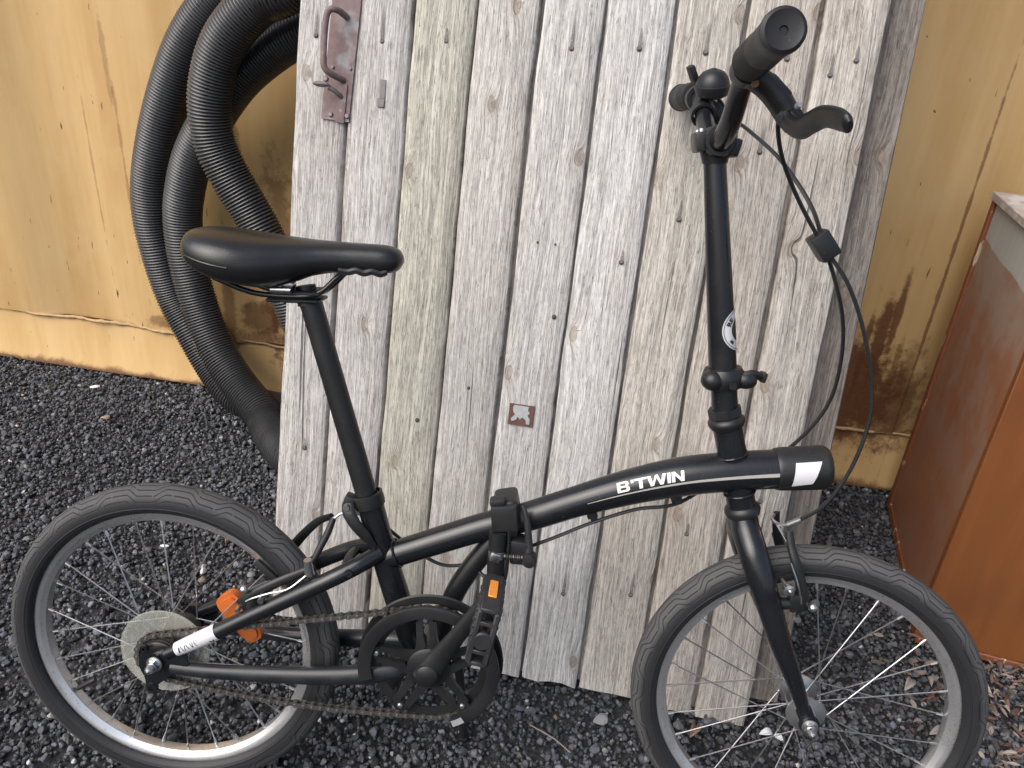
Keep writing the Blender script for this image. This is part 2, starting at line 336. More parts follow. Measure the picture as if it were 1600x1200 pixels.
    def mesh(s, name, mat, sharp=38):
        me = bpy.data.meshes.new(name); me.from_pydata(s.v, [], s.f)
        for m in (mat if isinstance(mat, (list, tuple)) else [mat]): me.materials.append(M[m])
        me.polygons.foreach_set('material_index', s.mi)
        if any(u is not None for u in s.uv):
            l = me.uv_layers.new(name='UVMap'); k = 0; arr = np.zeros(len(me.loops)*2, np.float32)
            for f, u in zip(s.f, s.uv):
                for i in range(len(f)):
                    if u: arr[2*k:2*k+2] = u[i]
                    k += 1
            l.data.foreach_set('uv', arr)
        bm = bmesh.new(); bm.from_mesh(me); bmesh.ops.recalc_face_normals(bm, faces=bm.faces[:]); bm.to_mesh(me); bm.free()
        me.shade_smooth(); me.set_sharp_from_angle(angle=R(sharp))
        return me
    def build(s, name, mat, parent=None, sharp=38):
        o = bpy.data.objects.new(name, s.mesh(name, mat, sharp)); COL.objects.link(o); o.parent = parent; return o
def tag(o, label=None, cat=None, group=None, kind=None):
    for k, v in (('label', label), ('category', cat), ('group', group), ('kind', kind)):
        if v: o[k] = v
    return o
def empty(name, loc=(0, 0, 0), parent=None, rot=None):
    o = bpy.data.objects.new(name, None); COL.objects.link(o); o.location = loc; o.parent = parent; o.empty_display_size = .05
    if rot is not None: o.rotation_euler = rot
    return o
def link(name, me, parent, loc=(0, 0, 0), rot=None):
    o = bpy.data.objects.new(name, me); COL.objects.link(o); o.parent = parent; o.location = loc
    if rot is not None: o.rotation_euler = rot
    return o

# ------------------------------------------------------------------ setting: ground
WO = Vector((0, 1.228, 0)); W1 = Vector((.99311, -.11716, 0)); WYAW = math.atan2(W1.y, W1.x)   # container wall line
def ground():
    g = MB(); g.add([(-60, -60, -.014), (60, -60, -.014), (60, 60, -.014), (-60, 60, -.014)], [(0, 1, 2, 3)])
    o = g.build('ground', 'dirt'); tag(o, 'dark dirt bed under the loose gravel', 'ground', kind='structure')
def ico(sub):
    bm = bmesh.new(); bmesh.ops.create_icosphere(bm, subdivisions=sub, radius=1); bm.verts.index_update()
    V = np.array([v.co for v in bm.verts]); F = np.array([[v.index for v in f.verts] for f in bm.faces]); bm.free(); return V, F
def stone_shapes(sub, n, planes):
    V0, F = ico(sub); out = []
    for _ in range(n):
        V = V0.copy()
        N = RNG.normal(size=(planes, 3)); N /= np.linalg.norm(N, axis=1)[:, None]; D = RNG.uniform(.5, .85, planes)
        for nn, dd in zip(N, D):
            h = V@nn; m = h > dd; V[m] -= ((h[m]-dd)[:, None])*nn
        V *= RNG.uniform(.65, 1.15, 3); V += RNG.normal(size=V.shape)*.02; out.append(V)
    return out, F
def bulk(name, shapes, F, pos, size, rots, cols, mat, flat=True, zs=None):
    nv = len(shapes[0]); n = len(pos); which = RNG.integers(0, len(shapes), n)
    S = np.array(shapes)[which]                                   # n, nv, 3
    V = np.einsum('nij,nvj->nvi', rots, S*size[:, None, None])+pos[:, None, :]
    Fa = (F[None]+(np.arange(n)*nv)[:, None, None]).reshape(-1, 3)
    me = bpy.data.meshes.new(name); me.vertices.add(n*nv); me.vertices.foreach_set('co', V.astype(np.float32).ravel())
    nf = len(Fa); me.loops.add(nf*3); me.loops.foreach_set('vertex_index', Fa.astype(np.int32).ravel())
    me.polygons.add(nf); me.polygons.foreach_set('loop_start', np.arange(nf, dtype=np.int32)*3)
    try: me.polygons.foreach_set('loop_total', np.full(nf, 3, np.int32))
    except Exception: pass
    at = me.attributes.new('stone_colour', 'FLOAT_COLOR', 'POINT')
    c = np.ones((n, nv, 4), np.float32); c[..., :3] = cols[:, None, :]; at.data.foreach_set('color', c.ravel())
    me.update(calc_edges=True); me.validate()
    if flat: me.shade_flat()
    else: me.shade_smooth(); me.set_sharp_from_angle(angle=R(32))
    me.materials.append(M[mat]); o = bpy.data.objects.new(name, me); COL.objects.link(o); return o
def randrot(n):
    q = RNG.normal(size=(n, 4)); q /= np.linalg.norm(q, axis=1)[:, None]; w, x, y, z = q.T
    return np.stack([np.stack([1-2*(y*y+z*z), 2*(x*y-z*w), 2*(x*z+y*w)], -1), np.stack([2*(x*y+z*w), 1-2*(x*x+z*z), 2*(y*z-x*w)], -1), np.stack([2*(x*z-y*w), 2*(y*z+x*w), 1-2*(x*x+y*y)], -1)], 1)
def stone_cols(n):
    g = RNG.lognormal(math.log(.066), .40, n); c = np.stack([g*RNG.uniform(.88, .98, n), g*RNG.uniform(.95, 1.02, n), g*RNG.uniform(1.04, 1.22, n)], -1)
    u = RNG.random(n)
    m = u < .07; c[m] = (RNG.uniform(.09, .17, m.sum())[:, None])*np.array([1, 1, 1.02])
    m = (u > .07) & (u < .078); c[m] = (RNG.uniform(.25, .60, m.sum())[:, None])*np.array([1, .99, .97])
    m = (u > .078) & (u < .088); c[m] = (RNG.uniform(.08, .20, m.sum())[:, None])*np.array([1, .78, .6])
    return np.clip(c, 0, .8)
def gravel_field():
    def field(n, x0, x1, y0, y1, s0, s1, z0, z1, mu=None):
        p = np.stack([RNG.uniform(x0, x1, n), RNG.uniform(y0, y1, n), RNG.uniform(z0, z1, n)], -1)
        wall_y = 1.228-.118*p[:, 0]; keep = (p[:, 1] < wall_y-.005) & (p[:, 0] > -.284-.692*(p[:, 1]+.02)-.42)
        hump = .004*np.sin(p[:, 0]*7+1)*np.sin(p[:, 1]*9); p[:, 2] += hump
        p = p[keep]; sz = (s0+(s1-s0)*RNG.random(len(p))**1.7)*.5
        return p, sz
    sh, F = stone_shapes(1, 40, 7)
    p, s = field(100000, -1.75, 2.1, -.25, 1.42, .007, .0135, -.014, -.002)
    a = bulk('fine_gravel', sh, F, p, s, randrot(len(p)), stone_cols(len(p)), 'stone')
    sh, F = stone_shapes(2, 40, 10)
    p, s = field(15000, -1.6, 2.0, -.2, 1.40, .0095, .0215, -.009, .0)
    b = bulk('coarse_gravel', sh, F, p, s, randrot(len(p)), stone_cols(len(p)), 'stone', False)
    tag(a, 'fine dark grey gravel covering the yard', 'gravel', kind='stuff'); tag(b, 'coarser angular dark gravel scattered over the fine gravel', 'gravel', kind='stuff')
ground(); gravel_field()

# ------------------------------------------------------------------ shipping container
def build_container():
    c = empty('shipping_container', WO, None, (0, 0, WYAW))
    tag(c, 'weathered yellow steel container wall with rust stains behind everything', 'container')
    d = .028
    edges = [(-3.2, 0), (-2.4, 0), (-2.29, d), (-2.06, d), (-1.95, 0), (-1.72, 0), (-1.61, d), (-1.38, d), (-1.27, 0), (-1.045, 0), (-1.00, d), (-.815, d), (-.70, 0), (-.40, 0), (-.33, d), (-.13, d), (-.02, 0), (.21, 0), (.32, d), (.55, d), (.66, 0), (.89, 0), (1.0, d), (1.10, d), (1.21, 0), (1.475, 0), (1.53, d*1.5), (1.74, d*1.5), (1.85, 0), (2.1, 0), (2.21, d), (2.45, d), (2.55, 0), (3.3, 0)]
    # side panel: corrugated sheet, slightly dented
    zs = np.linspace(.165, 2.45, 40); V = []; F = []; n = len(edges)
    for z in zs:
        for x, y in edges: V.append((x, y+.003*math.sin(x*5+z*3)*math.sin(z*4), z))
    for i in range(len(zs)-1):
        for k in range(n-1): F.append((i*n+k, i*n+k+1, (i+1)*n+k+1, (i+1)*n+k))
    p = MB().add(V, F).build('side_panel', 'container', c, 60)
    # bottom rail: a little further back than the panel, with a rounded lower lip
    b = MB(); prof = [(.012, .162), (.006, .150), (.006, .030), (-.010, .012), (-.010, .0), (.05, .0), (.05, .162)]
    xs = np.linspace(-3.2, 3.3, 60); V = []; F = []; k = len(prof)
    for x in xs:
        for y, z in prof: V.append((x, y+.0015*math.sin(x*11), z+.002*math.sin(x*8)))
    for i in range(len(xs)-1):
        for q in range(k-1): F.append((i*k+q, (i+1)*k+q, (i+1)*k+q+1, i*k+q+1))
    b.add(V, F).build('bottom_rail', 'container', c, 50)
    # ragged bead of sealant along the seam
    s = MB(); pts = []; rr = []
    for x in np.linspace(-3.1, 3.2, 420):
        pts.append((x, .004+.004*math.sin(x*31), .167+.003*math.sin(x*13)+.002*random.uniform(-1, 1))); rr.append(.0035+.0035*random.random()*(.5+.5*math.sin(x*6)))
    s.tube(pts, rr, 420, 6); s.build('sealant_bead', 'sealant', c, 70)
    for nm, cc, sz in (('top_rail', (.05, .03, 2.5), (6.5, .08, .1)), ('roof', (.05, 1.25, 2.56), (6.5, 2.4, .03)), ('end_wall', (-3.2, 1.25, 1.25), (.05, 2.4, 2.5)), ('end_wall', (3.3, 1.25, 1.25), (.05, 2.4, 2.5))):
        MB().box(cc, sz, None, .004).build(nm, 'container', c)
build_container()

# ------------------------------------------------------------------ plank door leaning back
E1 = Vector((.99165562, -.12891523, 0)); E2 = Vector((.03205991, .24661472, .96858316)); EN = Vector((-.12486512, -.96050093, .24868989))
def build_door():
    d = empty('plank_door'); d.matrix_world = Matrix.Translation((.69, .24, 0)) @ Matrix((E1, -EN, E2)).transposed().to_4x4()
    tag(d, 'old grey plank door leaning back behind the bicycle', 'door')
    U = [-.672, -.578, -.474, -.370, -.2665, -.165, -.057, .0485, .155, .249]
    gapw = [.004, .0085, .0062, .0055, .0085, .0055, .0062, .0070, .0088, .004]
    cols = [(.40, .37, .345), (.41, .385, .36), (.37, .355, .30), (.42, .385, .355), (.40, .38, .365), (.43, .415, .395), (.375, .345, .305), (.36, .325, .285), (.345, .315, .275)]
    cols = [(.405, .393, .378), (.415, .402, .388), (.385, .374, .322), (.42, .405, .382), (.435, .425, .41), (.45, .445, .435), (.40, .38, .345), (.38, .35, .315), (.39, .365, .33)]
    TH = .028; H = 2.02
    for i in range(9):
        x0 = U[i]+gapw[i]/2; x1 = U[i+1]-gapw[i+1]/2; cx = (x0+x1)/2; hw = (x1-x0)/2
        zb = [.028, .012, .004, -.002, 0, .004, .006, -.002, -.004][i]; n = 64; ph = random.uniform(0, 50); dy = random.uniform(-.0012, .0012)
        V = []; F = []
        for k in range(n+1):
            z = zb+(H-zb)*k/n
            wl = .0008*math.sin(z*9+ph)+.0006*math.sin(z*31+ph*2)+.0004*random.uniform(-1, 1); wr = .0008*math.sin(z*11+ph*3)+.0006*math.sin(z*27+ph)+.0004*random.uniform(-1, 1)
            cup = .0012*math.sin(z*2+ph)
            e = .0016
            rag = random.uniform(0, .004) if k == 0 else 0
            # section: front face (cupped), rounded arrises, tongue on the right behind the next gap
            pts = [(-hw+wl, TH), (-hw+wl, e+dy), (-hw+wl+e, dy), (-hw*.45, dy+cup*.8), (0, dy+cup), (hw*.45, dy+cup*.8), (hw+wr-e, dy), (hw+wr, e+dy), (hw+wr, .0235), (hw+wr+.012, .0235), (hw+wr+.012, .027), (hw+wr, .027), (hw+wr, TH)]
            if i == 8: pts = [q if q[0] < hw+wr+.005 else (hw+wr, q[1]) for q in pts]
            for q, (a, b) in enumerate(pts): V.append((a, b, z+rag*math.sin(q*1.7)))
        k = 13
        for r_ in range(n):
            for q in range(k): F.append((r_*k+q, r_*k+(q+1) % k, (r_+1)*k+(q+1) % k, (r_+1)*k+q))
        F.append(tuple(range(k))); F.append(tuple(n*k+q for q in range(k))[::-1])
        o = MB().add(V, F).build('plank', 'wood', d, 50); o.location = (cx, 0, 0); o.color = (*cols[i], 1)
    # frame boards behind: right-hand stile standing proud of the last plank, three ledges
    def board(name, c, s, col):
        m = MB(); m.box((0, 0, 0), s, None, .002, 1); o = m.build(name, 'wood', d); o.location = c; o.color = (*col, 1); return o
    board('stile', (.262, .0415, 1.0), (.082, .024, 1.93), (.17, .152, .135))
    board('stile', (-.62, .0415, 1.0), (.07, .024, 1.93), (.27, .25, .23))
    for z in (.42, 1.12, 1.80):
        o = board('ledge', (-.18, .0415, z), (.11, .024, .79), (.27, .24, .21)); o.rotation_euler = (0, R(90), 0)
    # nails with the grey streak the wind leaves above them
    nails = [(-.523, 1.096, .07), (-.415, 1.104, .02), (-.317, 1.108, .03), (-.211, 1.108, .05), (-.106, 1.116, .03), (-.005, 1.118, .07), (.10, .981, .05), (-.006, .866, .03), (-.087, .788, .02), (-.186, .684, .012), (-.408, .467, .012), (-.32, .54, .012), (.012, .208, .05), (-.107, .186, .05), (.182, 1.10, .03), (.215, 1.123, .02), (-.229, .804, .006), (-.199, .804, .006), (-.639, 1.097, .05), (.116, 1.118, .02), (.09, .34, .02), (.20, .42, .03), (-.52, .40, .02), (-.62, .38, .02)]
    for u, v, L in nails:
        m = MB(); r = .0042 if L > .008 else .002
        m.lathe([(0, -.0016), (r*.7, -.0014), (r, -.0004), (r, .002)], (0, 0, 0), (0, 1, 0), 10)
        if L > .015:
            m.cm = 1; w = .0028; yy = -.0016
            m.add([(-w*1.1, yy, -.001), (w*1.1, yy, -.001), (w*.9, yy, L*.7), (.0010, yy, L), (-.0010, yy, L), (-w*.8, yy, L*.6)], [(0, 1, 2, 3, 4, 5)])
        o = m.build('nail', ['nail', 'stain'], d); o.location = (u, -.0002, v)
    # latch: iron back plate, bent pull handle, thumb lever, bolts
    pl = MB().box((-.590, -.0025, 1.09), (.050, .003, .25), (0, R(2.5), 0), .0006, 1).build('latch_plate', 'rust_iron', d)
    h = MB(); h.tube([(-.585, -.003, 1.128), (-.592, -.030, 1.132), (-.603, -.036, 1.128), (-.607, -.037, 1.105), (-.607, -.037, 1.06), (-.605, -.036, 1.043), (-.597, -.028, 1.035), (-.584, -.003, 1.03)], .0052, 60, 10)
    h.build('pull_handle', 'rust_iron', d)
    t = MB(); t.tube([(-.584, -.004, 1.002), (-.592, -.02, 1.010), (-.600, -.026, 1.014)], [.004, .004, .005], 12, 8)
    t.ball((-.611, -.032, 1.017), .013, 14, (1.1, .8, .35)); t.build('thumb_lever', 'rust_iron', d)
    b = MB(); b.box((-.585, -.0055, .993), (.016, .003, .062), (0, R(2.5), 0), .0012, 2); b.build('lever_bracket', 'rust_iron', d)
    for u, v, r in ((-.604, 1.049, .003), (-.573, 1.049, .003), (-.603, .974, .0042), (-.574, .974, .0045), (-.585, .982, .004), (-.616, 1.030, .005)):
        m = MB(); m.lathe([(0, -.0045), (r*.7, -.0042), (r, -.0025), (r, .001)], (0, 0, 0), (0, 1, 0), 12); m.build('bolt', 'rust_iron', d).location = (u, -.003, v)
    for (u, v, L) in ((-.517, 1.0, .03),):
        m = MB(); m.box((0, -.002, 0), (.012, .004, .014), None, .001, 1); m.box((.001, -.0012, .022), (.010, .0024, .030), None, .0006, 1); m.build('catch_plate', 'iron_grey', d).location = (u, 0, v)
    # small rusty square plate with a grey keyhole cover
    k = MB(); k.box((-.222, -.0018, .506), (.044, .0016, .038), None, .0004, 1); k.build('keyhole_plate', 'rust_plate', d)
    k = MB()
    poly = [(-.014, .017), (.013, .017), (.012, .010), (.016, .006), (.012, .0), (.017, -.006), (.017, -.016), (.011, -.016), (.010, -.009), (.003, -.004), (-.001, -.009), (-.006, -.004), (-.008, -.010), (-.016, -.014), (-.018, -.009), (-.011, -.001), (-.015, .005), (-.016, .013)]
    k.prism([(x*.95-.222, z*.95+.507) for x, z in poly], -.0042, -.0026); k.build('keyhole_cover', 'zinc_dull', d)
M['rust_plate'] = simple('red_rust_plate', (.13, .062, .048), .8, .1, .35, 160, .3, .0006)
M['zinc_dull'] = simple('dull_zinc', (.46, .47, .48), .5, .6, .2, 120)
build_door()

# ------------------------------------------------------------------ coiled corrugated hose
def build_hose():
    P = [(.62, .86, .30), (.80, .90, .62), (.72, .95, .95), (.45, .98, 1.18), (.15, 1.02, 1.21), (-.03, 1.035, 1.165), (-.117, 1.04, 1.12), (-.175, 1.047, 1.096), (-.25, 1.056, 1.027), (-.292, 1.061, .956), (-.315, 1.063, .871), (-.312, 1.063, .788), (-.284, 1.06, .716), (-.243, 1.055, .645), (-.206, 1.05, .575), (-.166, 1.046, .473), (-.09, 1.02, .30), (.08, .93, .12), (.40, .80, .06), (.72, .84, .16), (.90, .95, .50), (.80, 1.03, .85), (.50, 1.08, 1.08), (.20, 1.11, 1.11), (.06, 1.122, 1.09), (-.033, 1.131, 1.061), (-.12, 1.141, 1.032), (-.206, 1.151, .98), (-.284, 1.155, .914), (-.363, 1.165, .818), (-.422, 1.172, .726), (-.457, 1.175, .634), (-.473, 1.175, .55), (-.468, 1.165, .442), (-.438, 1.142, .322), (-.387, 1.105, .218), (-.318, 1.060, .142), (-.243, 1.008, .093), (-.208, .971, .070), (-.166, .917, .055), (-.09, .84, .052), (.06, .76, .052), (.25, .70, .052), (.48, .67, .052), (.75, .78, .12), (1.0, .93, .50), (.90, 1.05, .90), (.62, 1.12, 1.18), (.25, 1.155, 1.27), (-.05, 1.18, 1.25), (-.18, 1.195, 1.20), (-.28, 1.205, 1.136), (-.363, 1.215, 1.069), (-.442, 1.224, .969), (-.518, 1.232, .819), (-.573, 1.238, .667), (-.591, 1.238, .556), (-.585, 1.235, .458), (-.556, 1.228, .321), (-.505, 1.203, .231), (-.435, 1.168, .130), (-.365, 1.128, .070), (-.29, 1.105, .052), (-.16, 1.075, .052), (.1, 1.0, .052)]
    C = spline(P, 3000); L = np.concatenate([[0], np.cumsum(np.linalg.norm(np.diff(C, axis=0), axis=1))]); C = np.array(C)
    pitch_ = .0080; nr = int(L[-1]/pitch_); per = 5; n = nr*per+1
    s = np.linspace(0, nr*pitch_, n); C = np.stack([np.interp(s, L, C[:, k]) for k in range(3)], -1)
    for _ in range(3): C[1:-1] = (C[:-2]+2*C[1:-1]+C[2:])/4
    T, N, B = frames(C); seg = 24; ph = np.arange(n)/per
    prof = np.array([.0500, .0504, .0477, .0462, .0477])      # crest, crest, flank, valley, flank
    rad = prof[np.arange(n) % per]
    a = 2*np.pi*np.arange(seg)/seg
    V = C[:, None]+rad[:, None, None]*(np.cos(a)[None, :, None]*N[:, None]+np.sin(a)[None, :, None]*B[:, None])
    V = V.reshape(-1, 3)
    i = np.arange(n-1)[:, None]; k = np.arange(seg)[None]; k2 = (k+1) % seg
    F = np.stack([i*seg+k, i*seg+k2, (i+1)*seg+k2, (i+1)*seg+k], -1).reshape(-1, 4)
    me = bpy.data.meshes.new('drainage_hose'); me.from_pydata(V.tolist(), [], F.tolist())
    uv = np.zeros((n-1, seg, 4, 2), np.float32); w = ph+.1-.0
    uv[..., 0, 0] = k/seg; uv[..., 1, 0] = (k+1)/seg; uv[..., 2, 0] = (k+1)/seg; uv[..., 3, 0] = k/seg
    w0 = (np.arange(n-1)/per-.1)[:, None]; w1 = w0+1/per
    uv[..., 0, 1] = w0; uv[..., 1, 1] = w0; uv[..., 2, 1] = w1; uv[..., 3, 1] = w1
    l = me.uv_layers.new(name='UVMap'); l.data.foreach_set('uv', uv.ravel()); me.shade_smooth(); me.set_sharp_from_angle(angle=R(50))
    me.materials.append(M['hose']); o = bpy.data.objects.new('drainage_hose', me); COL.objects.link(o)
    tag(o, 'thick black corrugated hose coiled in loops against the container', 'hose')
build_hose()

# ------------------------------------------------------------------ old cabinet at the right
def build_cabinet():
    # local axes: x runs along the side towards the front, y into the cabinet, z up; origin at the back corner
    a = Vector((1.466, .968, 0)); b = Vector((1.334, .464, 0)); ex = (b-a).normalized(); D = (b-a).length; ey = Vector((-ex.y, ex.x, 0)); H = .815; W = .62; t = .018
    c = empty('wooden_cabinet'); c.matrix_world = Matrix.Translation(a) @ Matrix((ex, ey, Vector((0, 0, 1)))).transposed().to_4x4()
    tag(c, 'worn orange brown wooden cabinet standing at the right edge', 'cabinet')
    def bx(nm, mat, x0, x1, y0, y1, z0, z1, bev=.0015):
        return MB().box(((x0+x1)/2, (y0+y1)/2, (z0+z1)/2), (x1-x0, y1-y0, z1-z0), None, bev, 1).build(nm, mat, c)
    bx('side_panel', 'cab_side', .024, D-.020, .006, .006+t, .022, H-.001)
    bx('back_stile', 'cab_edge', 0, .0235, 0, .04, 0, H)
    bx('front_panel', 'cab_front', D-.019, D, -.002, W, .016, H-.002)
    bx('plinth', 'cab_edge', D-.016, D+.004, .004, W, 0, .0155)
    bx('bottom_rail', 'cab_edge', .024, D-.020, .002, .03, 0, .0215)
    bx('side_panel', 'cab_side', .024, D-.020, W-.02, W-.002, 0, H-.001)
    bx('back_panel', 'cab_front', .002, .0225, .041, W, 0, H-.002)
    bx('top', 'cab_top', -.004, D+.006, -.004, W+.004, H+.0005, H+.017)
t_ = NT('primed_top'); v_ = t_.co(); n_ = t_.noise(v_, 18, 4, .6)
t_.set(Base_Color=t_.mix(t_.ramp(n_, .45, .6), (.36, .30, .27), (.50, .50, .49)), Roughness=.6); M['cab_top'] = t_.m
build_cabinet()

# ------------------------------------------------------------------ folding bicycle (local: x forward, -y towards the viewer, z up; leans away by the root's tilt)
LEAN = .2
bike = empty('folding_bicycle', (0, 0, 0), None, (-LEAN, 0, 0))
tag(bike, 'black folding bicycle with small wheels leaning against the plank door', 'bicycle')
WR = .249

def tyre_mesh():
    seg, m = 180, 26; V = []; F = []; UV = []
    ph = np.linspace(-1, 1, m)
    for i in range(seg):
        a = 2*math.pi*i/seg; wob = .0004*math.sin(3*a)
        for w in ph:
            p = w*R(128); r = .2255+.0235*math.copysign(abs(math.cos(p))**.92, math.cos(p))+wob; y = .0238*math.sin(p)
            if abs(w) > .93: y *= .82
            V.append((r*math.cos(a), y, r*math.sin(a)))
    for i in range(seg):
        j = (i+1) % seg
        for k in range(m-1):
            F.append((i*m+k, j*m+k, j*m+k+1, i*m+k+1)); u0, u1 = i/seg, (i+1)/seg
            UV.append([(u0, ph[k]), (u1, ph[k]), (u1, ph[k+1]), (u0, ph[k+1])])
    return MB().add(V, F, UV).mesh('tyre', 'tyre', 60)
def rim_mesh():
    P = [(.2128, -.0128), (.2040, -.0122), (.2022, -.0108), (.1965, -.0075), (.1952, 0), (.1965, .0075), (.2022, .0108), (.2040, .0122), (.2128, .0128), (.2100, .0105), (.2050, 0), (.2100, -.0105)]
    return MB().lathe(P, seg=120, closed_prof=True).mesh('rim', 'rim', 40)
TY, RM = tyre_mesh(), rim_mesh()
def make_wheel(x, steer, rear):
    w = empty('rear_wheel' if rear else 'front_wheel', (x, 0, WR), bike, (0, 0, steer))
    link('tyre', TY, w, rot=(0, 1.1 if rear else .35, 0)); link('rim', RM, w)
    fl = .024; h = MB(); s = .60 if rear else 1
    h.lathe([(.0045, -.05), (.013, -.046), (.013, -.031), (fl+.003, -.029), (fl+.003, -.0255), (.015, -.022), (.0125, 0), (.015, .022), (fl+.003, .0255), (fl+.003, .029), (.013, .031), (.013, .044), (.0045, .048)], seg=32)
    h.cyl((0, -.062, 0), (0, .062, 0), .0047, None, 12); h.build('hub', 'hubdark' if rear else 'alloy', w)
    N = 28; off = R(52 if not rear else 48); rr = .1965; L = None; me = None
    for k in range(N):
        side = -1 if k % 2 else 1; sg = 1 if (k//2) % 2 else -1; th = 2*math.pi*(k+.3)/N; tf = th-sg*off
        a = Vector((fl*math.cos(tf), side*.0272, fl*math.sin(tf))); b = Vector((rr*math.cos(th), side*.003, rr*math.sin(th))); d = b-a
        if me is None:
            L = d.length; m = MB(); m.tube([(0, 0, 0), (0, 0, L)], .00105, 2, 6); m.cm = 1; m.tube([(0, 0, L-.011), (0, 0, L-.002)], [.0019, .0021], 2, 7); me = m.mesh('spoke', ['spoke', 'zinc'])
        o = link('spoke', me, w, a); o.rotation_euler = d.to_track_quat('Z', 'Y').to_euler(); o.scale = (1, 1, d.length/L)
    va = R(214 if rear else 300); v = MB(); c_, s_ = math.cos(va), math.sin(va)
    v.cyl((c_*.192, 0, s_*.192), (c_*.165, 0, s_*.165), .0038, .0042, 10); v.cyl((c_*.165, 0, s_*.165), (c_*.158, 0, s_*.158), .0042, .003, 10); v.build('valve_cap', 'plastic', w)
    nut = MB(); hexp = [(.0085*math.cos(R(60*k+10)), .0085*math.sin(R(60*k+10))) for k in range(6)]
    y0 = -.066 if rear else -.0575
    nut.prism(hexp, y0, y0-.008); nut.lathe([(.0115, y0+.002), (.0115, y0), (.008, y0-.001)], seg=20)
    nut.lathe([(.0068, y0-.008), (.0066, y0-.013), (.0045, y0-.0175), (0, y0-.019)], seg=16); nut.build('axle_nut', 'zinc', w); nut = MB(); nut.prism(hexp, .058, .068); nut.build('axle_nut', 'zinc', w)
    if rear:
        d = MB(); d.lathe([(.024, -.0315), (.034, -.0320), (.036, -.0335), (.058, -.0335), (.0600, -.0350), (.066, -.0350), (.067, -.0335), (.0660, -.0320), (.060, -.0318), (.036, -.0305), (.024, -.030)], seg=64)
        d.build('spoke_protector', 'disc', w)
        g = MB(); g.lathe([(.010, -.053), (.024, -.0525), (.026, -.051), (.026, -.048), (.0285, -.0475), (.0285, -.043), (.030, -.042), (.030, -.036), (.012, -.035)], seg=36)
        T = 18; poly = []
        for k in range(T):
            for da, r in ((-.30, .0335), (-.12, .0385), (.12, .0385), (.30, .0335)): poly.append((r*math.cos(2*math.pi*(k+da)/T), r*math.sin(2*math.pi*(k+da)/T)))
        g.prism(poly, -.0438, -.0462); g.build('sprocket', 'hubdark', w)
        rf = MB(); P = []
        for k in range(28):
            a = 2*math.pi*k/28; ex = .043*math.copysign(abs(math.cos(a))**.6, math.cos(a)); ez = (.0180-.003*math.cos(a))*math.copysign(abs(math.sin(a))**.5, math.sin(a))
            P.append((ex, ez))
        rf.prism(P, -.004, .010); rf.prism([(x*.86, z*.78) for x, z in P], -.0075, -.0041)
        o = rf.build('spoke_reflector', 'orange', w); o.location = (.101, -.002, .048); o.rotation_euler = (0, R(54), 0)
    return w
make_wheel(0, 0, True); make_wheel(.937, -.105, False)

# ---- frame
frame = empty('frame', (0, 0, 0), bike)
TX = [.316, .40, .457, .513, .577, .645, .712, .768, .83, .905]; TZ = [.419, .457, .482, .502, .531, .559, .581, .5935, .604, .6145]; TR = [.0188, .0195, .0200, .0207, .0215, .0245, .0270, .0272, .0268, .0268]
def zc(x): return float(np.interp(x, TXf, TZf))
_c = spline([(x, 0, z) for x, z in zip(TX, TZ)], 120); TXf = [p[0] for p in _c]; TZf = [p[2] for p in _c]
def tr(x): return float(np.interp(x, TX, TR))
def on_tube(x, s, lift=.0005):       # s: arc length up from the near side's middle line
    r = tr(x); a = s/r; t = Vector((.01, 0, zc(x+.005)-zc(x-.005))).normalized(); nrm = Vector((-t.z, 0, t.x))
    return Vector((x, 0, zc(x)))+(r+lift)*(math.sin(a)*nrm+Vector((0, -math.cos(a), 0)))
m = MB(); m.tube([(x, 0, z) for x, z in zip(TX, TZ)], TR, 90, 28, up=(0, 1, 0)); m.build('main_tube', 'paint', frame)
m = MB(); m.tube([(.2855, 0, .512), (.312, 0, .420), (.340, 0, .336), (.374, 0, .245)], [.0185, .0185, .019, .019], 20, 24)
m.build('seat_tube', 'paint', frame)
def weld(c, axis, r, name='weld_bead', rr=.0016):
    ax = Vector(axis).normalized(); x = ax.orthogonal().normalized(); y = ax.cross(x); P = []
    for k in range(41):
        a = 2*math.pi*k/40; P.append(tuple(Vector(c)+r*(math.cos(a)*x+math.sin(a)*y)))
    q = MB(); q.tube(P, [rr*(1+.18*math.sin(k*2.1)) for k in range(41)], 81, 7); return q.build(name, 'paint', frame)
weld((.331, 0, .4265), (.91, 0, .41), .0205)
for s in (-1, 1):
    y = s*1.
    m = MB(); m.tube([(.014, y*.056, .262), (.077, y*.053, .298), (.143, y*.050, .338), (.234, y*.045, .392), (.275, y*.034, .414), (.309, y*.012, .430)], [.0085, .0112, .0118, .0120, .0120, .0120], 40, 18); m.build('seat_stay', 'paint', frame)
    m = MB(); m.tube([(.020, y*.056, .240), (.07, y*.054, .238), (.142, y*.050, .239), (.235, y*.047, .245), (.31, y*.042, .254), (.372, y*.026, .268)], [.009, .0105, .0118, .0138, .0150, .0140], 40, 18, .85, (0, 1, 0)); m.build('chain_stay', 'paint_worn', frame)
    m = MB(); poly = [(-.024, .258), (-.010, .270), (.018, .272), (.040, .268), (.046, .250), (.040, .234), (.020, .229), (.004, .214), (-.004, .203), (-.016, .203), (-.018, .222), (-.026, .240)]
    m.prism(poly, y*.054, y*.060)
    m.lathe([(.004, -.003), (.008, -.003), (.009, 0), (.008, .003), (.004, .003)], (-.008, y*.0585, .205), (0, 1, 0), 20, closed_prof=True)
    m.lathe([(.002, -.003), (.005, -.003), (.0055, .003), (.002, .003)], (-.016, y*.060, .270), (0, 1, 0), 14)
    m.build('dropout', 'paint', frame)
